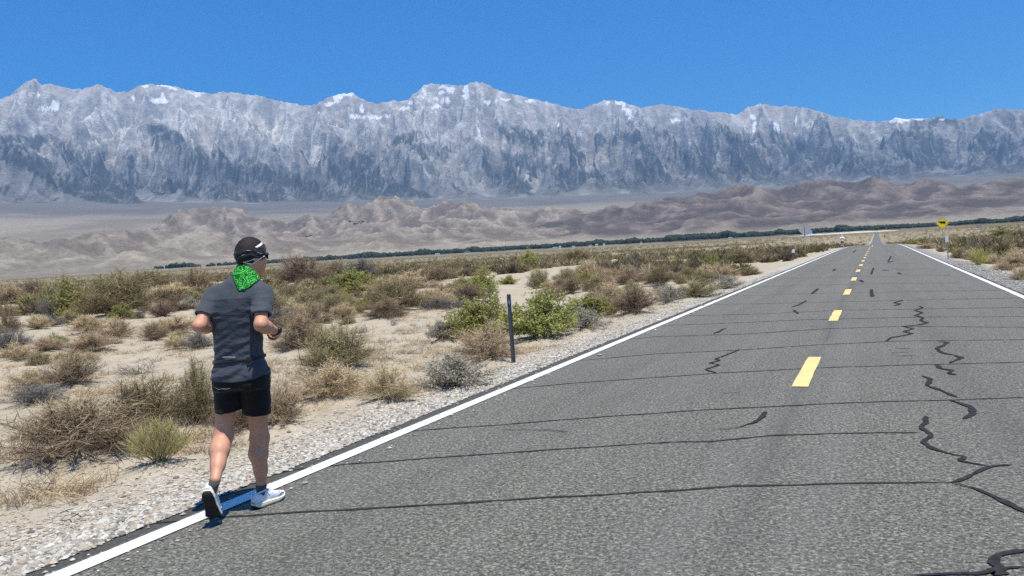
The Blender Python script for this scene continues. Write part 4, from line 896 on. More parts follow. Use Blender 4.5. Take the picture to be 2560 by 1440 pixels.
def gravel():
    rs = np.random.RandomState(29)
    base = np.array([(0, 0, .8), (.9, .1, .1), (.2, .9, 0), (-.8, .4, .1), (-.5, -.8, .05), (.5, -.85, .1), (0, 0, -.6)])
    bf = np.array([(0, 1, 2), (0, 2, 3), (0, 3, 4), (0, 4, 5), (0, 5, 1), (6, 2, 1), (6, 3, 2), (6, 4, 3), (6, 5, 4), (6, 1, 5)])
    def bed(n, y0, y1, side, wid, size, pal, spread):
        y = y0 * (y1 / y0) ** rs.uniform(0, 1, n) - 0.9; u = np.abs(rs.normal(0, 1, n)) * spread - .05 if spread else np.where(rs.rand(n) < .012, rs.uniform(-.5, 0, n), rs.uniform(-.04, wid, n))
        x = (EDGE_L - u) if side < 0 else (EDGE_R + u); z = np.where(u < .02, zroad(x, y) + .002, zground(x, y))
        s = size * rs.lognormal(0, .38, n) * (1 + .004 * y); V = base[None] * (1 + rs.uniform(-.3, .3, (n, 7, 1))) * s[:, None, None] * np.array([1, .85, .62])
        a = rs.uniform(0, 2 * math.pi, n); ca, sa = np.cos(a)[:, None], np.sin(a)[:, None]
        V = np.stack([V[..., 0] * ca - V[..., 1] * sa, V[..., 0] * sa + V[..., 1] * ca, V[..., 2]], -1) + np.stack([x, y, z + s * .22], -1)[:, None]
        pal = np.array(pal); c = pal[rs.randint(0, len(pal), n)] * rs.uniform(.8, 1.15, (n, 1))
        return V.reshape(-1, 3), (bf[None] + (np.arange(n) * 7)[:, None, None]).reshape(-1, 3), np.repeat(c, 7, 0)
    pale = [(.52, .50, .45), (.44, .415, .36), (.37, .34, .29), (.57, .555, .51), (.30, .275, .235), (.41, .365, .29), (.20, .185, .165)]
    tanp = [(.40, .34, .26), (.46, .40, .31), (.32, .27, .21), (.52, .47, .39)]
    grey = [(.34, .33, .31), (.24, .235, .22), (.42, .41, .385), (.17, .165, .155)]
    V, F, C = cat([bed(32000, 3.2, 46, -1, .52, .0138, pale, 0), bed(11000, 3.2, 34, -1, 0, .013, pale + tanp + tanp, .65), bed(6000, 3.2, 20, -1, 0, .010, tanp, 2.6), bed(6000, 12, 50, 1, 1.3, .020, grey, 0)])
    m, t, b = new_mat('gravel stones', .9, .2); g = NG(t); g.set(b.inputs['Base Color'], g.mix(.5, g.attr(), g.mix(1.0, g.attr(), g.ramp(g.noise(g.pos(), 90, 4), [(.3, .6), (.7, 1.2)]), 'MULTIPLY')))
    obj('verge_gravel', V, F, m, col=C, smooth=False, kind='stuff')
scrub_field(); dry_grass(); gravel()
# ------------------------------------------------------------------ people: signed-distance bodies turned into one continuous surface each
class SDF:
    """small kit of distance functions on an (n,3) float32 array"""
    @staticmethod
    def cone(p, a, b, ra, rb):
        a = np.asarray(a, np.float32); b = np.asarray(b, np.float32); d = b - a
        h = np.clip(((p - a) @ d) / (d @ d), 0, 1)
        return np.linalg.norm(p - a - h[:, None] * d, axis=1) - (ra + (rb - ra) * h)
    @staticmethod
    def ell(p, c, r, Mx=None):
        q = p - np.asarray(c, np.float32)
        if Mx is not None: q = q @ np.asarray(Mx, np.float32).T
        r = np.asarray(r, np.float32); k0 = np.linalg.norm(q / r, axis=1); k1 = np.linalg.norm(q / (r * r), axis=1) + 1e-9
        return k0 * (k0 - 1) / k1
    @staticmethod
    def smin(a, b, k):
        h = np.maximum(k - np.abs(a - b), 0) / k; return np.minimum(a, b) - h * h * k * .25
    @staticmethod
    def union(ds, k):
        d = ds[0]
        for e in ds[1:]: d = SDF.smin(d, e, k)
        return d
def surface_net(f, lo, hi, h):
    """naive surface nets on a sparse grid; f takes (n,3)"""
    lo = np.asarray(lo, float); n = np.ceil((np.asarray(hi) - lo) / h).astype(int) + 1
    B = 6; nb = -(-n // B)
    cx = [lo[i] + (np.arange(nb[i]) * B + B / 2) * h for i in range(3)]
    C = np.stack(np.meshgrid(*cx, indexing='ij'), -1).reshape(-1, 3).astype(np.float32)
    dc = f(C).reshape(nb); near = np.abs(dc) < B * h * 1.25 + .012
    full = nb * B; Fv = np.repeat(np.repeat(np.repeat(dc, B, 0), B, 1), B, 2).astype(np.float32)
    mask = np.repeat(np.repeat(np.repeat(near, B, 0), B, 1), B, 2)
    idx = np.argwhere(mask); pts = (lo + idx * h).astype(np.float32)
    val = np.concatenate([f(pts[i:i + 400000]) for i in range(0, len(pts), 400000)]); Fv[tuple(idx.T)] = val
    s = Fv < 0
    c8 = [(i, j, k) for i in (0, 1) for j in (0, 1) for k in (0, 1)]
    sh = [slice(0, -1), slice(1, None)]
    cnt = sum(s[sh[i], sh[j], sh[k]].astype(np.int8) for i, j, k in c8)
    cells = np.argwhere((cnt > 0) & (cnt < 8)); vid = np.full(np.array(s.shape) - 1, -1, np.int32); vid[tuple(cells.T)] = np.arange(len(cells))
    acc = np.zeros((len(cells), 3)); num = np.zeros(len(cells))
    for a in c8:
        for ax in range(3):
            if a[ax]: continue
            b = list(a); b[ax] = 1
            va = Fv[tuple((cells + a).T)]; vb = Fv[tuple((cells + b).T)]; m = (va < 0) != (vb < 0)
            t = np.where(m, va / np.where(va == vb, 1, va - vb), 0); p = np.tile(np.array(a, float), (len(cells), 1)); p[:, ax] = t
            acc[m] += p[m]; num[m] += 1
    V = lo + (cells + acc / num[:, None]) * h
    Fs = []
    for ax in range(3):
        u, v = (ax + 1) % 3, (ax + 2) % 3
        e0 = [slice(None)] * 3; e1 = [slice(None)] * 3; e0[ax] = slice(0, -1); e1[ax] = slice(1, None)
        A, Bq = s[tuple(e0)], s[tuple(e1)]; E = np.argwhere(A != Bq); E = E[(E[:, u] > 0) & (E[:, v] > 0) & (E[:, u] < s.shape[u] - 1) & (E[:, v] < s.shape[v] - 1)]
        q = []
        for du, dv in ((1, 1), (0, 1), (0, 0), (1, 0)):
            w = E.copy(); w[:, u] -= du; w[:, v] -= dv; q.append(vid[tuple(w.T)])
        q = np.stack(q, 1); flip = ~A[tuple(E.T)]; q[flip] = q[flip][:, ::-1]; Fs.append(q)
    Fq = np.concatenate(Fs); Fq = Fq[(Fq >= 0).all(1)]
    return V, Fq
def grad(f, V, e=.002):
    V = V.astype(np.float32); g = np.stack([f(V + np.eye(3, dtype=np.float32)[i] * e) - f(V - np.eye(3, dtype=np.float32)[i] * e) for i in range(3)], -1); return unit(g)
def relax(V, Fq, it=1):
    n = len(V)
    for _ in range(it):
        s = np.zeros_like(V); c = np.zeros(n)
        for a, b in ((0, 1), (1, 2), (2, 3), (3, 0)):
            np.add.at(s, Fq[:, a], V[Fq[:, b]]); np.add.at(s, Fq[:, b], V[Fq[:, a]]); np.add.at(c, Fq[:, a], 1); np.add.at(c, Fq[:, b], 1)
        V = V * .5 + .5 * s / c[:, None]
    return V
def soft(o):
    for k, v in (('shadow_terminator_geometry_offset', .35), ('shadow_terminator_shading_offset', .12)):
        if hasattr(o, k): setattr(o, k, v)
def loft(rings, caps=True):
    n = len(rings[0]); m = len(rings); V = np.concatenate(rings); F = [(i * n + k, i * n + (k + 1) % n, (i + 1) * n + (k + 1) % n, (i + 1) * n + k) for i in range(m - 1) for k in range(n)]
    if caps: F += [tuple(range(n - 1, -1, -1)), tuple(range((m - 1) * n, m * n))]
    return V, F

# --- cloth, skin and shoe materials
def mat_skin():
    m, t, b = new_mat('sunburnt skin', .48, .35); g = NG(t); o = g.objc()
    n = g.noise(o, 26, 5, .6); f = g.noise(o, 220, 3)
    c = g.ramp(n, [(.3, (.55, .275, .175)), (.6, (.61, .315, .20)), (.8, (.65, .35, .235))])
    g.set(b.inputs['Base Color'], c); b.inputs['Subsurface Weight'].default_value = 0.0; b.inputs['Subsurface Radius'].default_value = (.012, .005, .003); b.inputs['Subsurface Scale'].default_value = 1.0
    return m
def mat_cloth(name, c, weave=520, heather=.25, rough=.85, fold=0.0):
    m, t, b = new_mat(name, rough, .2); g = NG(t); o = g.objc()
    w = g.noise(g.mapping(o, (1, 1, 2.5)), weave, 2); hth = g.noise(o, 60, 5, .7)
    lo = tuple(x * (1 - heather) for x in c); hi = tuple(x * (1 + heather) for x in c)
    g.set(b.inputs['Base Color'], g.mix(.5, g.ramp(w, [(.35, lo), (.65, hi)]), g.ramp(hth, [(.3, lo), (.7, hi)])))
    b.inputs['Sheen Weight'].default_value = .15
    bp = g.bump(w, .2, .001)
    if fold: bp = g.bump(g.noise(g.mapping(o, (5, 5, 9), (0.3, .6, .2)), 1.6, 3, .5, .8), fold, .02, bp)
    g.set(b.inputs['Normal'], bp); return m
def mat_bandana():
    m, t, b = new_mat('green paisley print', .8, .2); g = NG(t); o = g.objc()
    wob = g.n('ShaderNodeVectorMath', operation='ADD'); g.set(wob.inputs[0], g.mapping(o, (34, 34, 34)))
    nz = g.n('ShaderNodeTexNoise'); g.set(nz.inputs['Vector'], o); nz.inputs['Scale'].default_value = 30; g.set(wob.inputs[1], nz.outputs['Color'])
    d = g.voro(wob.outputs[0], 1.0, 'F1'); rings = g.math('SINE', g.math('MULTIPLY', d, 17.0))
    c = g.ramp(g.math('MULTIPLY_ADD', rings, .5, .5), [(.30, (.004, .075, .008)), (.55, (.008, .19, .016)), (.8, (.025, .33, .04)), (.93, (.08, .50, .10))])
    g.set(b.inputs['Base Color'], c); return m
M_SKIN = mat_skin()
M_SHIRT = mat_cloth('heather slate shirt', (.058, .068, .083), fold=.6)
M_SHORT = mat_cloth('black running shorts', (.0075, .0068, .0066), 400, .2, .7, fold=.3)
M_BLACK = mat_cloth('black stretch cloth', (.012, .013, .016), 300, .3, .6)
M_BANDANA = mat_bandana()
M_SOCK = mat_cloth('dark grey sock', (.085, .085, .08), 300, .25)
M_SHOEW = mat_cloth('white shoe mesh', (.74, .76, .80), 360, .08, .7)
M_FOAM = solid('off-white foam', (.72, .69, .60), .6, .3, var=.06)
M_STRIPE = solid('cream midsole stripe', (.74, .58, .27), .6, var=.08)
M_RUBBER = solid('black outsole rubber', (.022, .021, .020), .75, var=.3, scale=60)
M_HAIR = solid('dark cropped hair', (.016, .012, .010), .7, .3, var=.6, scale=220, bump=.3)
M_TRIM = solid('white trim', (.80, .78, .70), .6, var=.05)
M_LENS = solid('black sunglasses', (.008, .008, .009), .15, .5, var=.1)
M_REFL = solid('grey reflective print', (.22, .24, .30), .45, var=.1)

def build_runner():
    p0 = ground_at(603, 1289); O = np.array([p0[0], p0[1], float(zroad(p0[0], p0[1]))])
    b3 = unit(np.array([O[0], O[1], 0])); a3 = np.array([b3[1], -b3[0], 0])          # a: to the right of the line of sight, b: away
    root = link('person', None, loc=O, rot=(0, 0, math.atan2(a3[1], a3[0])), cat='person',
                label='man running along the white edge line in dark shirt, black shorts and green neck bandana')
    def J(px, py, b=0.0):                                                             # photo point at depth b -> body coordinates
        d = ray(np.float64(px), np.float64(py)); t = ((O + b * b3 - EYEP) @ b3) / (d @ b3); q = EYEP + d * t - O
        return np.array([q @ a3, b, q[2]], np.float32)
    Hd = J(626, 634, .03); th = R(62); f = np.array([math.sin(th), math.cos(th), -.06]); f = f / np.linalg.norm(f); rt = np.array([math.cos(th), -math.sin(th), 0]); uh = np.cross(rt, f)
    MH = np.stack([rt, f, uh])                                                        # head frame rows: right, face, up
    hp = lambda r_, f_, u_: (Hd + rt * r_ + f * f_ + uh * u_).astype(np.float32)
    NB = J(613, 712, .0); LS, RS = J(534, 741, .06), J(657, 738, -.10); LE, RE = J(497, 815, -.10), J(651, 812, -.28); LW, RW = J(556, 820, .17), J(693, 829, -.05)
    LH, RH = J(577, 925, .05), J(634, 927, -.03); LK, RK = J(557, 1094, .06), J(649, 1096, .13); LA, RA = J(538, 1199, -.19), J(653, 1216, .17)
    psi = R(29); tr, tf = np.array([math.cos(psi), -math.sin(psi)]), np.array([math.sin(psi), math.cos(psi)])
    tab = [(972, 602, .180, .140), (958, 602, .186, .140), (930, 602, .182, .138), (897, 599, .154, .116), (860, 597, .150, .114), (820, 595, .156, .119), (780, 592, .172, .128), (745, 591, .180, .122), (715, 598, .138, .095), (700, 605, .102, .080), (688, 610, .075, .068)]
    cz = np.array([J(x, y)[2] for y, x, _, _ in tab]); ca = np.array([J(x, y)[0] for y, x, _, _ in tab]); wa = np.array([q[2] for q in tab]); wb = np.array([q[3] for q in tab])
    def torso(p, g=0.0, wf=1.0):
        z = p[:, 2]; o = np.argsort(cz); A, WA, WB = np.interp(z, cz[o], ca[o]), np.interp(z, cz[o], wa[o]) * wf + g, np.interp(z, cz[o], wb[o]) * wf + g
        x, y = p[:, 0] - A, p[:, 1] - 0.0; u = x * tr[0] + y * tr[1]; v = x * tf[0] + y * tf[1]
        k = (np.abs(u / WA) ** 2.4 + np.abs(v / WB) ** 2.4) ** (1 / 2.4); d = (k - 1) * np.minimum(WA, WB)
        return np.maximum(d, np.maximum(z - cz.max(), cz.min() - z))
    mid = lambda a, b, t: (a * (1 - t) + b * t).astype(np.float32)
    back = np.array([0, -1, 0], np.float32)
    def head(p):
        d = SDF.ell(p, Hd, (.077, .097, .103), MH)
        d = SDF.smin(d, SDF.ell(p, hp(0, .030, -.070), (.058, .066, .060), MH), .05)
        d = SDF.smin(d, SDF.cone(p, hp(0, .088, -.018), hp(0, .108, -.052), .010, .016), .016)      # nose
        d = SDF.smin(d, SDF.cone(p, hp(-.035, .078, .012), hp(.035, .078, .012), .014, .014), .02)    # brow
        d = SDF.smin(d, SDF.cone(p, hp(-.018, .090, -.082), hp(.018, .090, -.082), .009, .009), .012)  # lips
        d = np.maximum(d, -SDF.cone(p, hp(-.012, .101, -.0815), hp(.012, .101, -.0815), .0035, .0035))
        d = SDF.smin(d, SDF.ell(p, hp(0, .075, -.112), (.022, .022, .018), MH), .03)                    # chin
        for s in (-1, 1):
            d = np.maximum(d, -SDF.ell(p, hp(s * .032, .098, -.012), (.015, .012, .010), MH))
            d = np.minimum(d, SDF.ell(p, hp(s * .032, .083, -.012), (.0125, .0125, .0125), MH))          # eye
            d = SDF.smin(d, SDF.ell(p, hp(s * .078, -.006, -.022), (.008, .020, .031), MH), .012)         # ear
        return d
    def hand(p, w, dirn, palm_n, thumb_s, curl=1.0):
        """palm and five separate curling fingers; dirn = along the hand, palm_n = the way the palm faces"""
        dirn = unit(np.asarray(dirn)[None])[0]; n = np.asarray(palm_n) - dirn * (np.asarray(palm_n) @ dirn); n = unit(n[None])[0]; s = np.cross(dirn, n) * thumb_s
        d = SDF.ell(p, w + dirn * .052 , (.040, .050, .017), np.stack([s, dirn, n]))
        d = SDF.smin(d, SDF.cone(p, w, w + dirn * .03, .026, .026), .03)
        for i, (off, L, r) in enumerate(((.029, .072, .0088), (.010, .080, .0092), (-.010, .075, .0088), (-.028, .060, .0078))):
            q0 = w + dirn * .092 + s * off; a = R(38) * curl; q1 = q0 + (dirn * math.cos(a) + n * math.sin(a)) * L * .45
            a = R(112) * curl; q2 = q1 + (dirn * math.cos(a) + n * math.sin(a)) * L * .33; a = R(165) * curl; q3 = q2 + (dirn * math.cos(a) + n * math.sin(a)) * L * .25
            g = np.minimum(np.minimum(SDF.cone(p, q0 - dirn * .02, q1, r * 1.05, r), SDF.cone(p, q1, q2, r, r * .93)), SDF.cone(p, q2, q3, r * .93, r * .8))
            d = SDF.smin(d, g, .006)
        t0 = w + dirn * .028 + s * .030; t1 = t0 + (dirn * .75 + s * .45 + n * .45) * .036; t2 = t1 + (dirn * .75 - s * .15 + n * .60) * .030; t3 = t2 + (dirn * .55 - s * .6 + n * .5) * .022
        g = np.minimum(np.minimum(SDF.cone(p, t0, t1, .013, .0105), SDF.cone(p, t1, t2, .0105, .0098)), SDF.cone(p, t2, t3, .0098, .0078))
        return SDF.smin(d, g, .010)
    def arm(p, s, e, w):
        d = SDF.cone(p, s, e, .054, .035); d = SDF.smin(d, SDF.cone(p, e + unit((e - mid(s, w, .5))[None])[0] * .010, e, .020, .026), .03)
        fa = mid(e, w, .28); d = SDF.smin(d, SDF.cone(p, e, fa, .034, .040), .03); d = SDF.smin(d, SDF.cone(p, fa, mid(e, w, .95), .040, .026), .03)
        return d
    def leg(p, h, k, a, kneef):
        d = SDF.cone(p, h, mid(h, k, .95), .086, .055); d = SDF.smin(d, SDF.ell(p, k + kneef * .008, (.049, .050, .060)), .05)
        cf = mid(k, a, .30) - kneef * .018; d = SDF.smin(d, SDF.cone(p, mid(k, a, .04) - kneef * .006, cf, .047, .055), .05)
        d = SDF.smin(d, SDF.cone(p, cf, mid(k, a, .66), .055, .040), .05); d = SDF.smin(d, SDF.cone(p, mid(k, a, .62), a, .040, .032), .04)
        return d
    hd = unit(np.array([[math.sin(R(42)), math.cos(R(42)), 0]]))[0].astype(np.float32)
    def body(p):
        d = torso(p, -.038)
        d = SDF.smin(d, SDF.cone(p, NB + [0, 0, -.03], hp(0, -.012, -.075), .062, .055), .03); d = SDF.smin(d, head(p), .018)
        for s, e, w, dirn, pnm, ts in ((LS, LE, LW, (.6, .45, .15), (.4, -.2, -.6), 1), (RS, RE, RW, (-.10, .95, -.05), (-.9, -.1, -.2), -1)):
            d = SDF.smin(d, arm(p, s, e, w), .035); d = SDF.smin(d, hand(p, w, dirn, pnm, ts, 1.0), .014)
        d = SDF.smin(d, SDF.ell(p, mid(LH, RH, .5) + [0, .01, .02], (.135, .10, .11)), .05)
        d = SDF.smin(d, leg(p, LH, LK, LA, hd * .6 + np.array([0, 0, -.1], np.float32)), .03); return SDF.smin(d, leg(p, RH, RK, RA, hd), .03)
    lo, hi = (-.42, -.46, .06), (.42, .50, 1.92)
    V, Fq = surface_net(body, lo, hi, .0062); V = relax(V, Fq, 3); skin_o = obj('body', V, Fq, M_SKIN, root); soft(skin_o)
    # hair: the crown of the head above the band; cloth band round the brow
    top = lambda p: (p - Hd) @ uh.astype(np.float32)
    frn = lambda p: (p - Hd) @ f.astype(np.float32)
    def skull(p): return SDF.ell(p, Hd, (.077, .097, .103), MH)
    lowl = lambda p: top(p) - (-.043 + .62 * np.clip(frn(p) + .01, 0, 1) + .10 * np.clip(-frn(p), 0, 1))
    uppl = lambda p: top(p) - (.022 + .42 * np.clip(frn(p) + .02, 0, 1))
    hb = lambda p: np.maximum(np.maximum(skull(p) - .0115 - .0022 * np.sin(lowl(p) * 190 + 3 * np.sin(frn(p) * 40)), -lowl(p)), uppl(p))
    hair = lambda p: np.maximum(np.maximum(skull(p) - .0075, -(lowl(p) + .035)), frn(p) - .075 + 0 * top(p))
    box = (Hd - .16, Hd + .16)
    V, Fq = surface_net(hair, *box, .004); g = grad(hair, V); V = V + g * (.0009 * pn(V[:, 0] * 230 + V[:, 1] * 110, V[:, 2] * 230, 3))[:, None]; obj('hair', V, Fq, M_HAIR, root)
    V, Fq = surface_net(hb, *box, .0036); V = relax(V, Fq, 1); band = obj('headband', V, Fq, M_BLACK, root)
    def cast(fn, px, py):
        o = EYEP - O; o = np.array([o @ a3, o @ b3, o[2]]); d = ray(np.float64(px), np.float64(py)); d = np.array([d @ a3, d @ b3, d[2]]); d /= np.linalg.norm(d); t = 3.0
        for _ in range(90):
            s = float(fn((o + d * t)[None].astype(np.float32))[0])
            if s < .0008: return o + d * t
            t += max(s * .7, .0006)
            if t > 7: return None
        return o + d * t
    def trace(fn, L, off=.001):
        q = [cast(fn, *c) for c in L]; q = np.array([c for c in q if c is not None]); return q + grad(fn, q) * off
    hd2 = lambda p: np.minimum(hb(p), skull(p) - .006)
    def curve(name, fn, L, r, mat, parent, off=.001, sub=4):
        L = np.array(L, float); t = np.linspace(0, len(L) - 1, (len(L) - 1) * sub + 1); L = np.stack([np.interp(t, np.arange(len(L)), L[:, i]) for i in (0, 1)], -1)
        q = trace(fn, L, off)
        if len(q) > 2: MB().tube(q, r, 6).build(name, mat, parent, True)
    curve('white_edging', hd2, [(608, 655), (618, 658), (630, 660), (637, 656), (646, 650), (655, 643), (661, 640)], .0034, M_TRIM, band)
    curve('white_edging', hd2, [(614, 654), (624, 652), (634, 648)], .0020, M_TRIM, band)
    curve('grey_fleck', hd2, [(616, 627), (622, 626.5), (626, 627)], .0028, M_REFL, band); curve('grey_fleck', hd2, [(604, 640), (608, 638), (611, 637)], .003, M_REFL, band)
    curve('grey_fleck', hd2, [(648, 634), (655, 633)], .0024, M_REFL, band); curve('grey_fleck', hd2, [(642, 633), (648, 631)], .002, M_REFL, band)
    # white wedge printed on the band
    pts = []
    for (x0, y0), (x1, y1) in zip([(637, 618), (642, 614.5), (648, 610.5), (653, 606), (656.5, 602.5)], [(641, 619.5), (648, 617), (653, 613.5), (656, 610), (657.5, 606)]):
        a, b = cast(hd2, x0, y0), cast(hd2, x1, y1)
        if a is not None and b is not None: pts.append((a, b))
    if len(pts) > 2:
        q = np.array(pts).reshape(-1, 3); q = q + grad(hd2, q) * .0028; obj('white_patch', q, grid_faces(len(pts), 2), M_TRIM, band)
    # sunglasses
    m = MB()
    for s in (-1, 1):
        rings = []
        for k in range(7):
            u = k / 6 - .5; rr = []
            for j in range(14):
                a = 2 * math.pi * j / 14; rr.append(hp(s * (.036 + .031 * math.cos(a) * math.sqrt(max(0, 1 - (2 * u) ** 2) * .9 + .1)), .107 - .010 * (math.cos(a) * s * 0 + 1) * 0 - .016 * max(0, math.cos(a)) + u * .006, -.014 + .022 * math.sin(a) * math.sqrt(max(0, 1 - (2 * u) ** 2) * .9 + .1)))
            rings.append(np.array(rr))
        m.add(*loft(rings))
    gl = m.build('sunglasses', M_LENS, root, True)
    m = MB()
    for s in (-1, 1): m.tube([hp(s * .034, .106, .006), hp(s * .070, .090, -.006), hp(s * .084, .05, -.004), hp(s * .086, .0, -.006), hp(s * .082, -.03, -.018)], [.004, .004, .0035, .003, .0025], 6)
    m.tube([hp(-.036, .106, .006), hp(0, .113, .006), hp(.036, .106, .006)], .0028, 6).build('glasses_frame', M_LENS, gl, True)
    # shirt
    zc = lambda py: float(J(600, py)[2])
    SLl, SLr = mid(LS, LE, .80), mid(RS, RE, .70)
    lh, rh = unit((LE - LS)[None])[0], unit((RE - RS)[None])[0]
    cutl, cutr = J(509, 794, -.03), J(654, 791, -.2)
    def sleeve(p, s, e, r0, r1): return SDF.cone(p, s, e, r0, r1)
    def shirt_solid(p, g=0.0):
        d = torso(p, .004 + g)
        tl = SDF.smin(SDF.cone(p, NB + np.float32([-.05, .03, -.03]), LS + np.float32([.02, 0, .0]), .052 + g, .058 + g), SDF.cone(p, NB + np.float32([.05, -.03, -.03]), RS + np.float32([-.015, 0, .0]), .058 + g, .066 + g), .03)
        d = SDF.smin(d, tl, .05)
        sl = np.maximum(sleeve(p, LS, mid(LS, LE, 1.1), .060 + g, .057 + g), (p - cutl) @ (lh * .75 + np.float32([-.12, 0, -.25]))/ .95)
        sr = np.maximum(sleeve(p, RS, mid(RS, RE, 1.1), .070 + g, .060 + g), (p - cutr) @ (rh * .6 + np.float32([.0, 0, -.5])) / .95)
        return SDF.smin(SDF.smin(d, sl, .03), sr, .03)
    hemz = lambda p: zc(949) + .030 * np.clip((p[:, 0] - .0) / .19, -1, 1) ** 2
    def folds(p):
        u = p[:, 0] * .82 + p[:, 2] * .57 + .35 * p[:, 1]; v = -p[:, 0] * .57 + p[:, 2] * .82
        low = sstep(zc(760), zc(860), p[:, 2]); n = pn(u * 8.5, v * 26 + 3, 5) * .0075 * low
        n = n + .0045 * pn(p[:, 0] * 9 + 3, p[:, 2] * 30, 8) * (np.abs(p[:, 2] - zc(900)) < .09) + .0035 * pn(u * 16, v * 16, 6)
        arm_ = np.minimum(np.linalg.norm(p - mid(LS, LE, .5), axis=1), np.linalg.norm(p - mid(RS, RE, .5), axis=1))
        cuff = np.minimum(np.linalg.norm(p - cutl, axis=1), np.linalg.norm(p - cutr, axis=1)); n = n * sstep(.03, .10, cuff) * (.35 + .65 * sstep(.0, .06, p[:, 2] - zc(955)))
        return n + .006 * sstep(.16, .05, arm_) * sstep(.04, .10, cuff) * pn(p[:, 0] * 7 + p[:, 1] * 5, p[:, 2] * 34, 12)
    def shirt(p):
        d = shirt_solid(p); d = d - folds(p)
        d = np.maximum(d, hemz(p) - p[:, 2])
        neck = SDF.cone(p, NB + np.float32([0, .0, .0]), hp(0, -.012, -.06), .074, .072); d = np.maximum(d, -neck)
        for s, e, c, n_ in ((LS, LE, cutl, lh), (RS, RE, cutr, rh)):
            d = np.maximum(d, -np.maximum(SDF.cone(p, s, mid(s, e, 1.2), .054, .045), -((p - c) @ n_ + .030)))
        rec = np.maximum(torso(p, -.013), p[:, 2] - hemz(p) - .05); return np.maximum(d, -rec)
    V, Fq = surface_net(shirt, (-.40, -.40, zc(968) - .02), (.36, .32, zc(672)), .0052); V = relax(V, Fq, 1); shirt_o = obj('shirt', V, Fq, M_SHIRT, root); soft(shirt_o)
    # running belt
    bl = lambda p: p[:, 2] - (zc(897) - .055 * (p[:, 0] + .02) * 0 + .055 * p[:, 0])
    belt = lambda p: np.maximum(torso(p, .014) , np.abs(bl(p)) - .0085 - .004 * pn(p[:, 0] * 14, p[:, 1] * 14, 2))
    V, Fq = surface_net(belt, (-.26, -.26, zc(925)), (.26, .26, zc(870)), .0045); belt_o = obj('waist_belt', V, Fq, M_BLACK, root)
    bs = lambda p: torso(p, .015)
    c = cast(bs, 626, 897)
    if c is not None:
        g = grad(bs, c[None])[0]; MB().box(c + g * .004, (.045, .016, .026), math.atan2(-g[0], g[1]) + math.pi).build('buckle', M_RUBBER, belt_o)
        curve('strap_end', bs, [(630, 902), (627, 908), (622, 914)], .004, M_BLACK, belt_o, .006)
    curve('grey_logo', bs, [(556, 893.5), (572, 893), (588, 894)], .0042, M_REFL, belt_o, -.001)
    # shorts
    hl, hr = J(570, 1026, .03), J(642, 1031, .04)
    def shorts(p):
        d = SDF.ell(p, mid(LH, RH, .5) + np.float32([0, .01, .03]), (.165, .125, .125))
        d = SDF.smin(d, torso(p, -.008), .012)
        ll = SDF.cone(p, LH + np.float32([0, 0, .03]), hl - np.float32([0, 0, .10]), .110, .086); rl = SDF.cone(p, RH + np.float32([0, 0, .03]), hr - np.float32([0, 0, .10]), .104, .088)
        ll = np.maximum(ll, -((p - hl) @ np.float32([-.10, -.1, 1.0]))); rl = np.maximum(rl, -((p - hr) @ np.float32([.06, -.1, 1.0])))
        d = SDF.smin(d, np.minimum(ll, rl), .025)
        d = d - .004 * pn(p[:, 0] * 10 + p[:, 1] * 6, p[:, 2] * 14, 31) - .002 * pn(p[:, 0] * 22, p[:, 2] * 30, 32)
        for h_, k_, hp_, n_ in ((LH, LK, hl, (-.10, -.1, 1.0)), (RH, RK, hr, (.06, -.1, 1.0))):
            d = np.maximum(d, -np.maximum(SDF.cone(p, h_, hp_ - np.float32([0, 0, .10]), .088, .073), ((p - hp_) @ np.float32(n_)) - .04))
        return np.maximum(d, p[:, 2] - zc(930))
    V, Fq = surface_net(shorts, (-.30, -.26, zc(1050)), (.30, .32, zc(918)), .0055); V = relax(V, Fq, 1); sh_o = obj('shorts', V, Fq, M_SHORT, root); soft(sh_o)
    curve('pocket_zip', shorts, [(534, 966), (540, 970), (547, 974), (556, 972), (566, 973), (575, 971)], .0016, M_REFL, sh_o, .001)
    # bandana round the neck with its point hanging down the back
    poly = [(588, 664), (596, 660.5), (607, 661), (622, 667), (634, 675), (643, 684), (650, 697), (640, 705), (628, 714), (611, 724), (596, 728), (593, 720), (588, 708), (583, 694), (581, 680), (584, 671)]
    pl = np.array([J(x, y, -.07)[[0, 2]] for x, y in poly])
    def inpoly(p):
        x, z = p[:, 0], p[:, 2]; d = np.full(len(p), 9e9); s = np.ones(len(p)); n = len(pl)
        for i in range(n):
            a, b = pl[i], pl[i - 1]; e = b - a; wx, wz = x - a[0], z - a[1]; t = np.clip((wx * e[0] + wz * e[1]) / (e @ e), 0, 1)
            d = np.minimum(d, (wx - e[0] * t) ** 2 + (wz - e[1] * t) ** 2)
            c1, c2, c3 = z >= a[1], z < b[1], e[0] * wz > e[1] * wx; s = np.where((c1 & c2 & c3) | (~c1 & ~c2 & ~c3), -s, s)
        return s * np.sqrt(d)
    def neckish(p, g): return SDF.smin(SDF.cone(p, NB + np.float32([0, 0, -.02]), hp(0, -.012, -.07), .076 + g, .064 + g), shirt_solid(p, g), .075)
    band_f = lambda p: np.maximum(neckish(p, .0085 + .003 * pn(p[:, 0] * 22 + p[:, 2] * 26, p[:, 1] * 20 - p[:, 2] * 9, 4)), inpoly(p))
    V, Fq = surface_net(band_f, (-.14, -.30, zc(740)), (.24, .16, zc(650)), .0045); V = relax(V, Fq, 1); obj('bandana', V, Fq, M_BANDANA, root)
    # watch
    ax = unit((RW - RE)[None])[0]; wc = mid(RE, RW, .86); ring = []
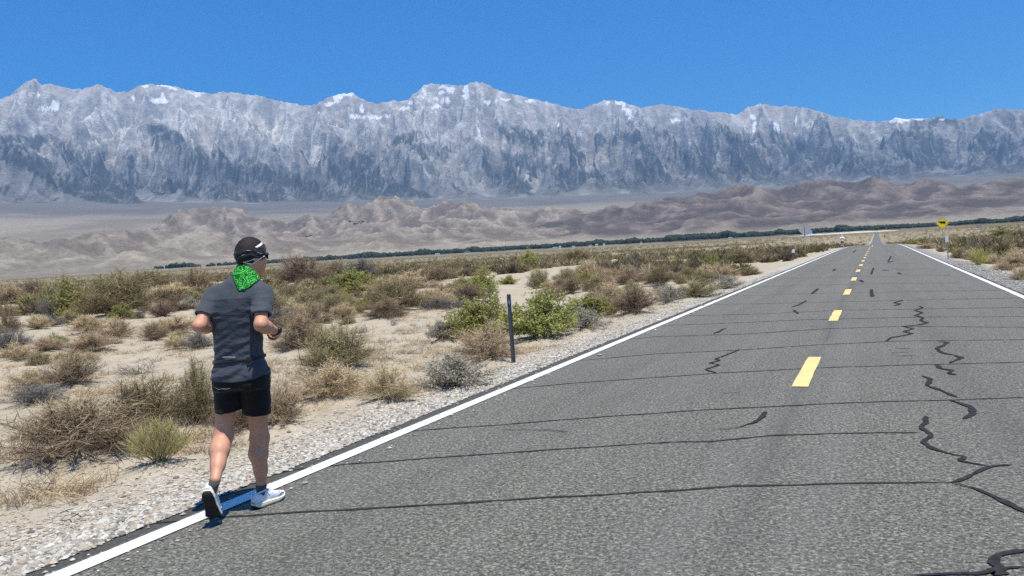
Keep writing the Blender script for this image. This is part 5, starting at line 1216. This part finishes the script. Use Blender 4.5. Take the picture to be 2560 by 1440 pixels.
    for t, r in ((-.013, .0315), (-.012, .0345), (.012, .0335), (.013, .030)):
        e1 = unit(np.cross(ax, [0, 0, 1.0])[None])[0]; e2 = np.cross(ax, e1); ring.append(np.array([wc + ax * t + (e1 * math.cos(a) + e2 * math.sin(a)) * r for a in np.linspace(0, 2 * math.pi, 20, endpoint=False)]))
    wt = MB().add(*loft(ring)).build('watch', M_BLACK, root, True)
    out = unit(np.cross(ax, [0, 0, 1.0])[None])[0]; out = out if out[0] > 0 else -out; cc = wc + out * .036
    MB().tube([cc - out * .004, cc + out * .006], .019, 14).build('watch_face', M_LENS, wt, True)
    # socks and shoes
    def shoe(ball, yaw, pitch, toe_bend, label):
        """ball = ground point under the ball of the foot; yaw clockwise from the line of sight; pitch lifts the heel about the ball"""
        L, yb = .296, .205; ys = np.linspace(0, 1, 26) * L
        wd = np.interp(ys / L, [0, .04, .15, .35, .55, .72, .86, .96, 1], [.020, .031, .037, .035, .042, .049, .043, .026, .008]); off = np.interp(ys / L, [0, .4, .75, 1], [0, .003, 0, -.008])
        zb = np.interp(ys / L, [0, .06, .18, .66, .85, 1], [.020, .006, 0, 0, .010, .034]); zs = np.interp(ys / L, [0, .1, .6, .85, 1], [.050, .043, .036, .036, .048])
        zt = np.interp(ys / L, [0, .05, .12, .24, .36, .46, .62, .80, .93, 1], [.094, .112, .098, .090, .108, .104, .083, .066, .056, .050])
        def place(P3):
            q = np.array(P3, float); y = q[:, 1] - yb; z = q[:, 2].copy()
            a = np.where(y < 0, pitch, pitch * toe_bend * 1.0) ; a = pitch * (toe_bend + (1 - toe_bend) * sstep(.045, -.035, y))
            yy = y * np.cos(a) + z * np.sin(a) * 1.0; zz = -y * np.sin(a) + z * np.cos(a)
            sd = 1; x = q[:, 0]; c, s = math.cos(yaw), math.sin(yaw)
            return np.stack([ball[0] + x * c + yy * s, ball[1] - x * s + yy * c, ball[2] + zz], -1)
        k = 20; ang = np.linspace(0, 2 * math.pi, k, endpoint=False)
        def sect(i, w, z0, z1, flat): return np.array([(off[i] + w * np.sign(math.cos(a)) * abs(math.cos(a)) ** flat, ys[i], (z0 + z1) / 2 + (z1 - z0) / 2 * np.sign(math.sin(a)) * abs(math.sin(a)) ** flat) for a in ang])
        R_ = range(26)
        up = MB().add(*(lambda v: (place(v[0]), v[1]))(loft([sect(i, wd[i] * (.80 if ys[i] < .12 else .90), zs[i] - .012, zt[i], .72) for i in R_]))).build('shoe', M_SHOEW, root, True)
        up['label'] = label
        MB().add(*(lambda v: (place(v[0]), v[1]))(loft([sect(i, wd[i] * (1.06 - .0), zb[i] + .003, zs[i], .45) for i in R_]))).build('midsole', M_FOAM, up, True)
        MB().add(*(lambda v: (place(v[0]), v[1]))(loft([sect(i, wd[i] * 1.075, zs[i] - .013, zs[i] - .005, .5) for i in R_]))).build('midsole_stripe', M_STRIPE, up, True)
        MB().add(*(lambda v: (place(v[0]), v[1]))(loft([sect(i, wd[i] * 1.03, zb[i] - .003, zb[i] + .008, .45) for i in R_]))).build('outsole', M_RUBBER, up, True)
        col = MB(); P_ = place(np.array([(0.0 + .030 * math.cos(a), .070 + .046 * math.sin(a), .098 + .012 * math.sin(a + 1.3) ) for a in np.linspace(0, 2 * math.pi, 18)])); col.tube(P_, .0065, 6).build('collar', M_SHOEW, up, True)
        lc = MB()
        for j in range(4):
            y_ = .118 + .024 * j; z_ = float(np.interp(y_, ys, zt)); lc.tube(place(np.array([(x * .026, y_ + .006 * (j % 2 * 2 - 1) * x, z_ - .012 * x * x + .002) for x in np.linspace(-1, 1, 7)])), .0022, 5)
        lc.tube(place(np.array([(.012, .104, .116), (.030, .100, .118), (.040, .108, .106), (.042, .118, .094)])), .0022, 5).build('lace', M_SOCK, up, True)
        lg = MB()
        for L_ in ([(.205, .074), (.214, .050), (.196, .046)], [(.214, .052), (.236, .058), (.250, .046)]):
            lg.tube(place(np.array([(float(np.interp(y, ys, off + wd)) * .93 * (1 - .25 * max(0, z - .05) / .03), y, z) for y, z in L_])), .0026, 5)
        lg.build('side_mark', M_SOCK, up, True)
        MB().tube(place(np.array([(0, .004, .060), (0, .001, .080), (0, .004, .104)])), .0035, 5).build('heel_tab', M_REFL, up, True)
        return place, up
    gpt = lambda px, py: (lambda q: np.array([(q - O) @ a3, (q - O) @ b3, 0.0]))(ground_at(px, py))
    hR, tR = gpt(641, 1275), gpt(711, 1262); yawR = math.atan2(tR[0] - hR[0], tR[1] - hR[1])
    dR = np.array([math.sin(yawR), math.cos(yawR), 0]); yawR = R(46); dR = np.array([math.sin(yawR), math.cos(yawR), 0]); pR, _ = shoe(hR + dR * .180 + np.array([.0, .03, 0]), yawR, 0.0, 1.0, 'white running shoe planted flat, seen from the outer side')
    pL, _ = shoe(gpt(543, 1305) - np.array([math.sin(R(14)), math.cos(R(14)), 0]) * .078 + np.array([0, 0, .064]), R(14), R(56), .6, 'white running shoe up on its toe, black sole showing')
    def sock(A, place, top_len, r):
        q = place(np.array([(0, .075, .070)]))[0]; u = unit((A - q)[None])[0]; up_ = A + u * top_len
        P_ = [q, q * .5 + A * .5, A, up_]; MB().tube(np.array(P_), [.030, .032, r, r], 14).build('sock', M_SOCK, root, True)
    sock(RA, pR, .012, .0375); sock(LA, pL, -.004, .0345)
    return O, a3, b3
build_runner()

def build_far_runner():
    p0 = ground_at(2106, 619.5); x, y = p0[0], p0[1]; z = float(zroad(x, y)); root = link('person', None, loc=(x, y, z), rot=(0, 0, R(4)), cat='person', label='distant runner in white cap, white shirt and white calf sleeves by the edge line')
    A = lambda *q: np.float32(q)
    LH, RH, LK, RK, LA, RA = A(-.09, 0, .93), A(.09, 0, .93), A(-.09, .16, .53), A(.09, -.02, .50), A(-.07, -.10, .30), A(.08, .05, .09)
    LS, RS, LE, RE, LW, RW = A(-.19, 0, 1.44), A(.19, 0, 1.44), A(-.30, -.12, 1.20), A(.30, -.16, 1.20), A(-.20, .12, 1.17), A(.22, .10, 1.20)
    def trunk(p, g=0): return SDF.smin(SDF.ell(p, (0, 0, 1.28), (.19 + g, .12 + g, .25 + g)), SDF.ell(p, (0, 0, .98), (.17 + g, .12 + g, .16 + g)), .1)
    def leg(p, h, k, a): return SDF.smin(SDF.cone(p, h, k, .085, .058), SDF.cone(p, k, a, .058, .038), .05)
    def arm(p, s, e, w): return np.minimum(SDF.smin(SDF.cone(p, s, e, .055, .042), SDF.cone(p, e, w, .042, .03), .03), SDF.cone(p, w, w + unit((w - e)[None])[0] * .09, .036, .028))
    def body(p):
        d = trunk(p, -.015); d = SDF.smin(d, SDF.cone(p, (0, 0, 1.45), (0, .02, 1.60), .06, .055), .04); d = SDF.smin(d, SDF.ell(p, (0, .03, 1.66), (.078, .097, .115)), .02)
        for h, k, a in ((LH, LK, LA), (RH, RK, RA)): d = SDF.smin(d, leg(p, h, k, a), .05)
        for q in ((LS, LE, LW), (RS, RE, RW)): d = SDF.smin(d, arm(p, *q), .04)
        return d
    def part(n, f, m, lo, hi, par=root): V, Fq = surface_net(f, lo, hi, .016); return obj(n, relax(V, Fq), Fq, m, par)
    b = ((-.45, -.35, 0.02), (.45, .35, 1.85)); part('body', body, M_SKIN, *b)
    white = solid('white running cloth', (.78, .78, .76), .8, var=.05)
    part('shirt', lambda p: np.maximum(SDF.union([trunk(p, .012), SDF.cone(p, LS, LS * .4 + LE * .6, .072, .062), SDF.cone(p, RS, RS * .4 + RE * .6, .072, .062)], .05), np.maximum(.90 - p[:, 2], p[:, 2] - 1.53)), white, *b)
    part('vest', lambda p: np.maximum(trunk(p, .022), np.maximum(np.abs(p[:, 2] - 1.30 - .5 * -np.abs(p[:, 0])) - .045, p[:, 1] - .2)), M_BLACK, *b)
    part('shorts', lambda p: np.maximum(SDF.union([SDF.ell(p, (0, 0, .93), (.18, .135, .14)), SDF.cone(p, LH, LK, .105, .095), SDF.cone(p, RH, RK, .105, .095)], .03), np.maximum(.66 - p[:, 2], p[:, 2] - 1.0)), solid('grey shorts', (.16, .16, .17), .8), *b)
    part('cap', lambda p: np.maximum(np.minimum(SDF.ell(p, (0, .03, 1.67), (.09, .108, .118)), SDF.cone(p, (-.03, .12, 1.69), (.03, .17, 1.685), .03, .02)), 1.655 - p[:, 2]), white, *b)
    for k, a in ((LK, LA), (RK, RA)):
        part('calf_sleeve', lambda p, k=k, a=a: np.maximum(SDF.cone(p, k, a, .066, .046), np.maximum((p - (k * .85 + a * .15)) @ (k - a), -(p - (k * .1 + a * .9)) @ (k - a))), white, *b)
        q = a; dr = A(0, 1, -.05) if a is RA else A(0, .5, -.86)
        part('shoe', lambda p, q=q, dr=dr: SDF.cone(p, q - dr * .05 + A(0, 0, -.035), q + dr * .17 + A(0, 0, -.045), .048, .040), M_RUBBER, (-.3, -.35, -.05), (.3, .4, .5))
build_far_runner()
# ------------------------------------------------------------------ signs, posts and the small far things
M_GALV = solid('weathered galvanised steel', (.30, .30, .29), .55, .4, .3, .15, 18)
M_ALU = solid('bare aluminium sign back', (.42, .42, .41), .5, .4, .3, .1, 12)
M_DKPOST = solid('dark slate marker post', (.052, .058, .066), .6, .35, var=.22, scale=30)
M_WOODP = solid('weathered timber post', (.16, .125, .085), .9, .1, var=.35, scale=40, bump=.4)
M_WHITEP = solid('white reflective sheeting', (.80, .80, .77), .5, .4, var=.05)
M_YELLS = solid('yellow sign sheeting', (.86, .62, .015), .5, .4, var=.03)
M_BLACKP = solid('black sign print', (.012, .012, .012), .6, .3)
M_BLUES = solid('blue sign sheeting', (.22, .42, .78), .5, .4, var=.05)
def face_eye(p): return math.atan2(-p[0], p[1]) * 1.0
def base_at(px, py): p = land_at(px, py); p[2] = float(zground(np.array([p[0]]), np.array([p[1]]))[0]); return p
def span(p, npx): return npx * float((p - EYEP) @ FW) / F_PX
def diamond(c, s): return [(c[0], c[1] + s), (c[0] - s, c[1]), (c[0], c[1] - s), (c[0] + s, c[1])]

def marker_post():
    p = base_at(1284, 908); H = span(p, 172); w = span(p, 10.5)
    root = link('marker_post', None, loc=p, rot=(0, R(-1.0), R(14)), label='dark grey flexible marker post with white edge strips at the gravel verge', cat='marker post')
    n = 11; prof = [(w * (i / (n - 1) - .5), .012 * math.cos((i / (n - 1) - .5) * math.pi)) for i in range(n)]; prof = prof + [(x, y - .007) for x, y in reversed(prof)]
    rings = [np.array([(x * f, y, z) for x, y in prof]) for z, f in ((-.25, 1.05), (H * .3, 1.0), (H * .75, .97), (H * .97, .95), (H, .90))]
    MB().add(*loft(rings)).build('post_body', M_DKPOST, root)
    for s in (-1, 1):
        MB().box((s * (w * .5 + .003), .002, H * .86), (.009, .016, H * .235)).build('reflector_strip', M_WHITEP, root)
    MB().box((.003, -.004 + .012, H * .885), (w * .26, .006, H * .05)).build('worn_patch', M_GALV, root)
    MB().box((.003, -.0085, H * .885), (w * .28, .004, H * .052)).build('worn_patch', M_GALV, root)
def warning_sign():
    p = base_at(2358, 621); c = np.array(at_range(2356, 558, math.hypot(p[0], p[1]))); s = span(p, 15.2); zc_ = c[2] - p[2]
    yaw = math.atan2(-p[0], p[1]) * -1
    root = link('warning_sign', None, loc=p, rot=(0, 0, yaw), label='yellow diamond road sign with black cattle silhouette on the far right verge', cat='road sign')
    MB().box((0, .03, (zc_ + s * .7) / 2), (.05, .05, zc_ + s * .7)).build('post', M_GALV, root)
    MB().prism(diamond((0, zc_), s), -.004, .003).build('sign_panel', M_YELLS, root)
    k = s * .052
    cow = [(-11, 4.2), (-9.5, 5.4), (-7.5, 5.0), (-6, 5.6), (7.5, 5.2), (8.8, 4.0), (9.2, -4.5), (7.2, -4.6), (6.8, -1.6), (5.2, -2.2), (5.0, -4.4), (3.2, -4.4), (2.9, -1.2), (-2.0, -1.5), (-2.4, -4.6), (-4.2, -4.6), (-4.4, -1.0), (-6.2, .6), (-8.0, 1.2), (-10.6, 2.6)]
    MB().prism([(x * k, zc_ + (z + .6) * k) for x, z in cow], -.0085, -.0045).build('cattle_symbol', M_BLACKP, root)
    m = MB()
    e = s * .93; t = s * .035
    for i in range(4):
        a = np.array(diamond((0, zc_), e)); u, v = a[i], a[(i + 1) % 4]; uu, vv = np.array(diamond((0, zc_), e - t * 1.5))[[i, (i + 1) % 4]]
        m.prism([tuple(u), tuple(v), tuple(vv), tuple(uu)][::-1], -.0075, -.0045)
    m.build('border_line', M_BLACKP, root)
def sign_back():
    p = base_at(2014, 630); c = at_range(2012.5, 576, math.hypot(p[0], p[1])); s = span(p, 14.5); z = c[2] - p[2]
    root = link('road_sign', None, loc=p, rot=(0, 0, R(12)), label='bare grey back of a diamond road sign on the left verge', cat='road sign')
    MB().box((0, -.035, (z + s * .8) / 2), (.075, .055, z + s * .8)).build('post', M_GALV, root)
    MB().prism(diamond((0, z), s), -.005, .003).build('sign_panel', M_ALU, root)
def blue_sign():
    p = base_at(2031, 616.5); r = math.hypot(p[0], p[1]); c = at_range(2032, 580.5, r); z = c[2] - p[2]; w, h = span(p, 11), span(p, 11)
    root = link('road_sign', None, loc=p, rot=(0, R(-7), R(8)), label='small light-blue road sign beside the grey diamond sign back', cat='road sign')
    MB().box((0, .03, (z + h * .4) / 2), (.09, .05, z + h * .4)).build('post', M_WOODP, root)
    MB().box((0, -.004, z + h * .08), (w, .012, h * .75)).build('sign_panel', M_BLUES, root)
    MB().box((-.05, -.004, z - h * .42), (w * 1.1, .012, h * .2)).build('lower_panel', M_WHITEP, root)
    MB().box((0, -.004, z - span(p, 19)), (span(p, 6), .012, span(p, 5.5))).build('small_plaque', M_ALU, root)
def paddle():
    p = base_at(2370.5, 649); H = span(p, 60)
    root = link('marker_post', None, loc=p, rot=(0, R(-1), R(-8)), label='thin steel marker post with a tall white paddle across the road', cat='marker post')
    MB().box((0, .012, H * .5 - .1), (.055, .012, H + .2)).build('post_body', M_GALV, root)
    MB().box((-.015, -.004, H * .865), (span(p, 7), .012, span(p, 16))).build('paddle_panel', M_WHITEP, root)
def stakes():
    for px, py, h, mat, top, lab in ((1982, 651, 27, M_WOODP, M_WHITEP, 'brown timber stake with a tilted white top on the left verge'), (2058, 630, 22, M_WOODP, None, 'plain dark timber stake beyond the grey sign back'),
                                     (2265, 604, 15, M_GALV, M_WHITEP, 'small white-topped post far up the right verge')):
        p = base_at(px, py); H = span(p, h); w = span(p, 5 if top is not M_WHITEP or px < 2100 else 2)
        root = link('marker_post', None, loc=p, rot=(0, R(4), 0), label=lab, cat='marker post')
        MB().box((0, 0, H * .5 - .1), (w, w * .7, H + .2 - (H * .3 if top else 0)) if not top else (w, w * .7, H * .8 + .2)).build('post_body', mat, root)
        if top: MB().box((w * .12, -w * .1, H * .86), (w * 1.25, w * .9, H * .3), M3=Matrix.Rotation(R(8), 3, 'Y')).build('white_top', top, root)
def houses():
    """pale buildings among the trees of the valley floor"""
    roofs = [solid('pale metal roof', (.70, .70, .70), .5, .4), solid('tan shingle roof', (.36, .30, .24), .9)]; wall = solid('pale stucco', (.66, .63, .58), .9); pane = solid('dark window glass', (.03, .035, .04), .15, .5)
    L = [(1094, 638, 12, 5, 'white domed shed at the near edge of the valley trees'), (1168, 631, 16, 4, 'long pale building in the valley trees right of the white shed'), (1400, 617, 6, 5, 'bright white house standing before the tall dark trees'),
         (1434, 617, 9, 4, 'pale house right of the bright white one'), (1476, 614, 8, 5, 'lavender-grey house midway along the pale row'), (1492, 612, 7, 4, 'white house next to the lavender-grey one'), (1510, 611, 6, 4, 'last small white house of the pale row'),
         (1603, 606, 5, 4, 'isolated white hut right of the pale row'), (1388, 619, 14, 3, 'low pale roof left of the bright white house'), (1826, 595, 10, 4, 'pale barn at the tree edge left of the road signs'), (2447, 564.5, 10, 5, 'white building on the rise across the road'), (2060, 587, 8, 3, 'small white shed on the pale bank by the road end')]
    for i, (px, py, w, h, lab) in enumerate(L):
        r = 2750 if px != 2447 else 1500
        p = at_range(px, py, r); base = float(P(r)); w = w * r / F_PX; h = h * r / F_PX; z0 = p[2] - h / 2
        root = link('house', None, loc=(p[0], p[1], base), rot=(0, 0, math.atan2(-p[0], p[1])), label=lab, cat='house')
        top = max(h, p[2] + h * .5 - base)
        MB().box((0, 0, top * .34), (w, w * .6, top * .68)).build('wall', wall, root)
        MB().prism([(-w * .54, top * .685), (w * .54, top * .685), (w * .42, top), (-w * .42, top)][::-1], -w * .34, w * .34).build('roof', roofs[i % 3 == 1], root)
        for sx_ in (-.28, .0, .28): MB().box((sx_ * w, -w * .303, top * .38), (w * .11, .12, top * .2)).build('window', pane, root)
marker_post(); warning_sign(); sign_back(); blue_sign(); paddle(); stakes()
build_ground(); build_valley(); build_range(); build_treeline(); build_pale_bank(); houses()
# ------------------------------------------------------------------ the air
def build_haze():
    m = bpy.data.materials.new('valley haze'); m.use_nodes = True; t = m.node_tree; t.nodes.clear()
    v = t.nodes.new('ShaderNodeVolumePrincipled'); o = t.nodes.new('ShaderNodeOutputMaterial')
    v.inputs['Color'].default_value = (0.36, 0.63, 1.0, 1); v.inputs['Density'].default_value = HAZE; v.inputs['Anisotropy'].default_value = 0.2
    t.links.new(v.outputs[0], o.inputs['Volume'])
    b = MB().box((0, 0, (4300 - 45) / 2), (46500, 46500, 4300 + 45)).build('haze', m, kind='stuff')
HAZE = 3.4e-5
build_haze()
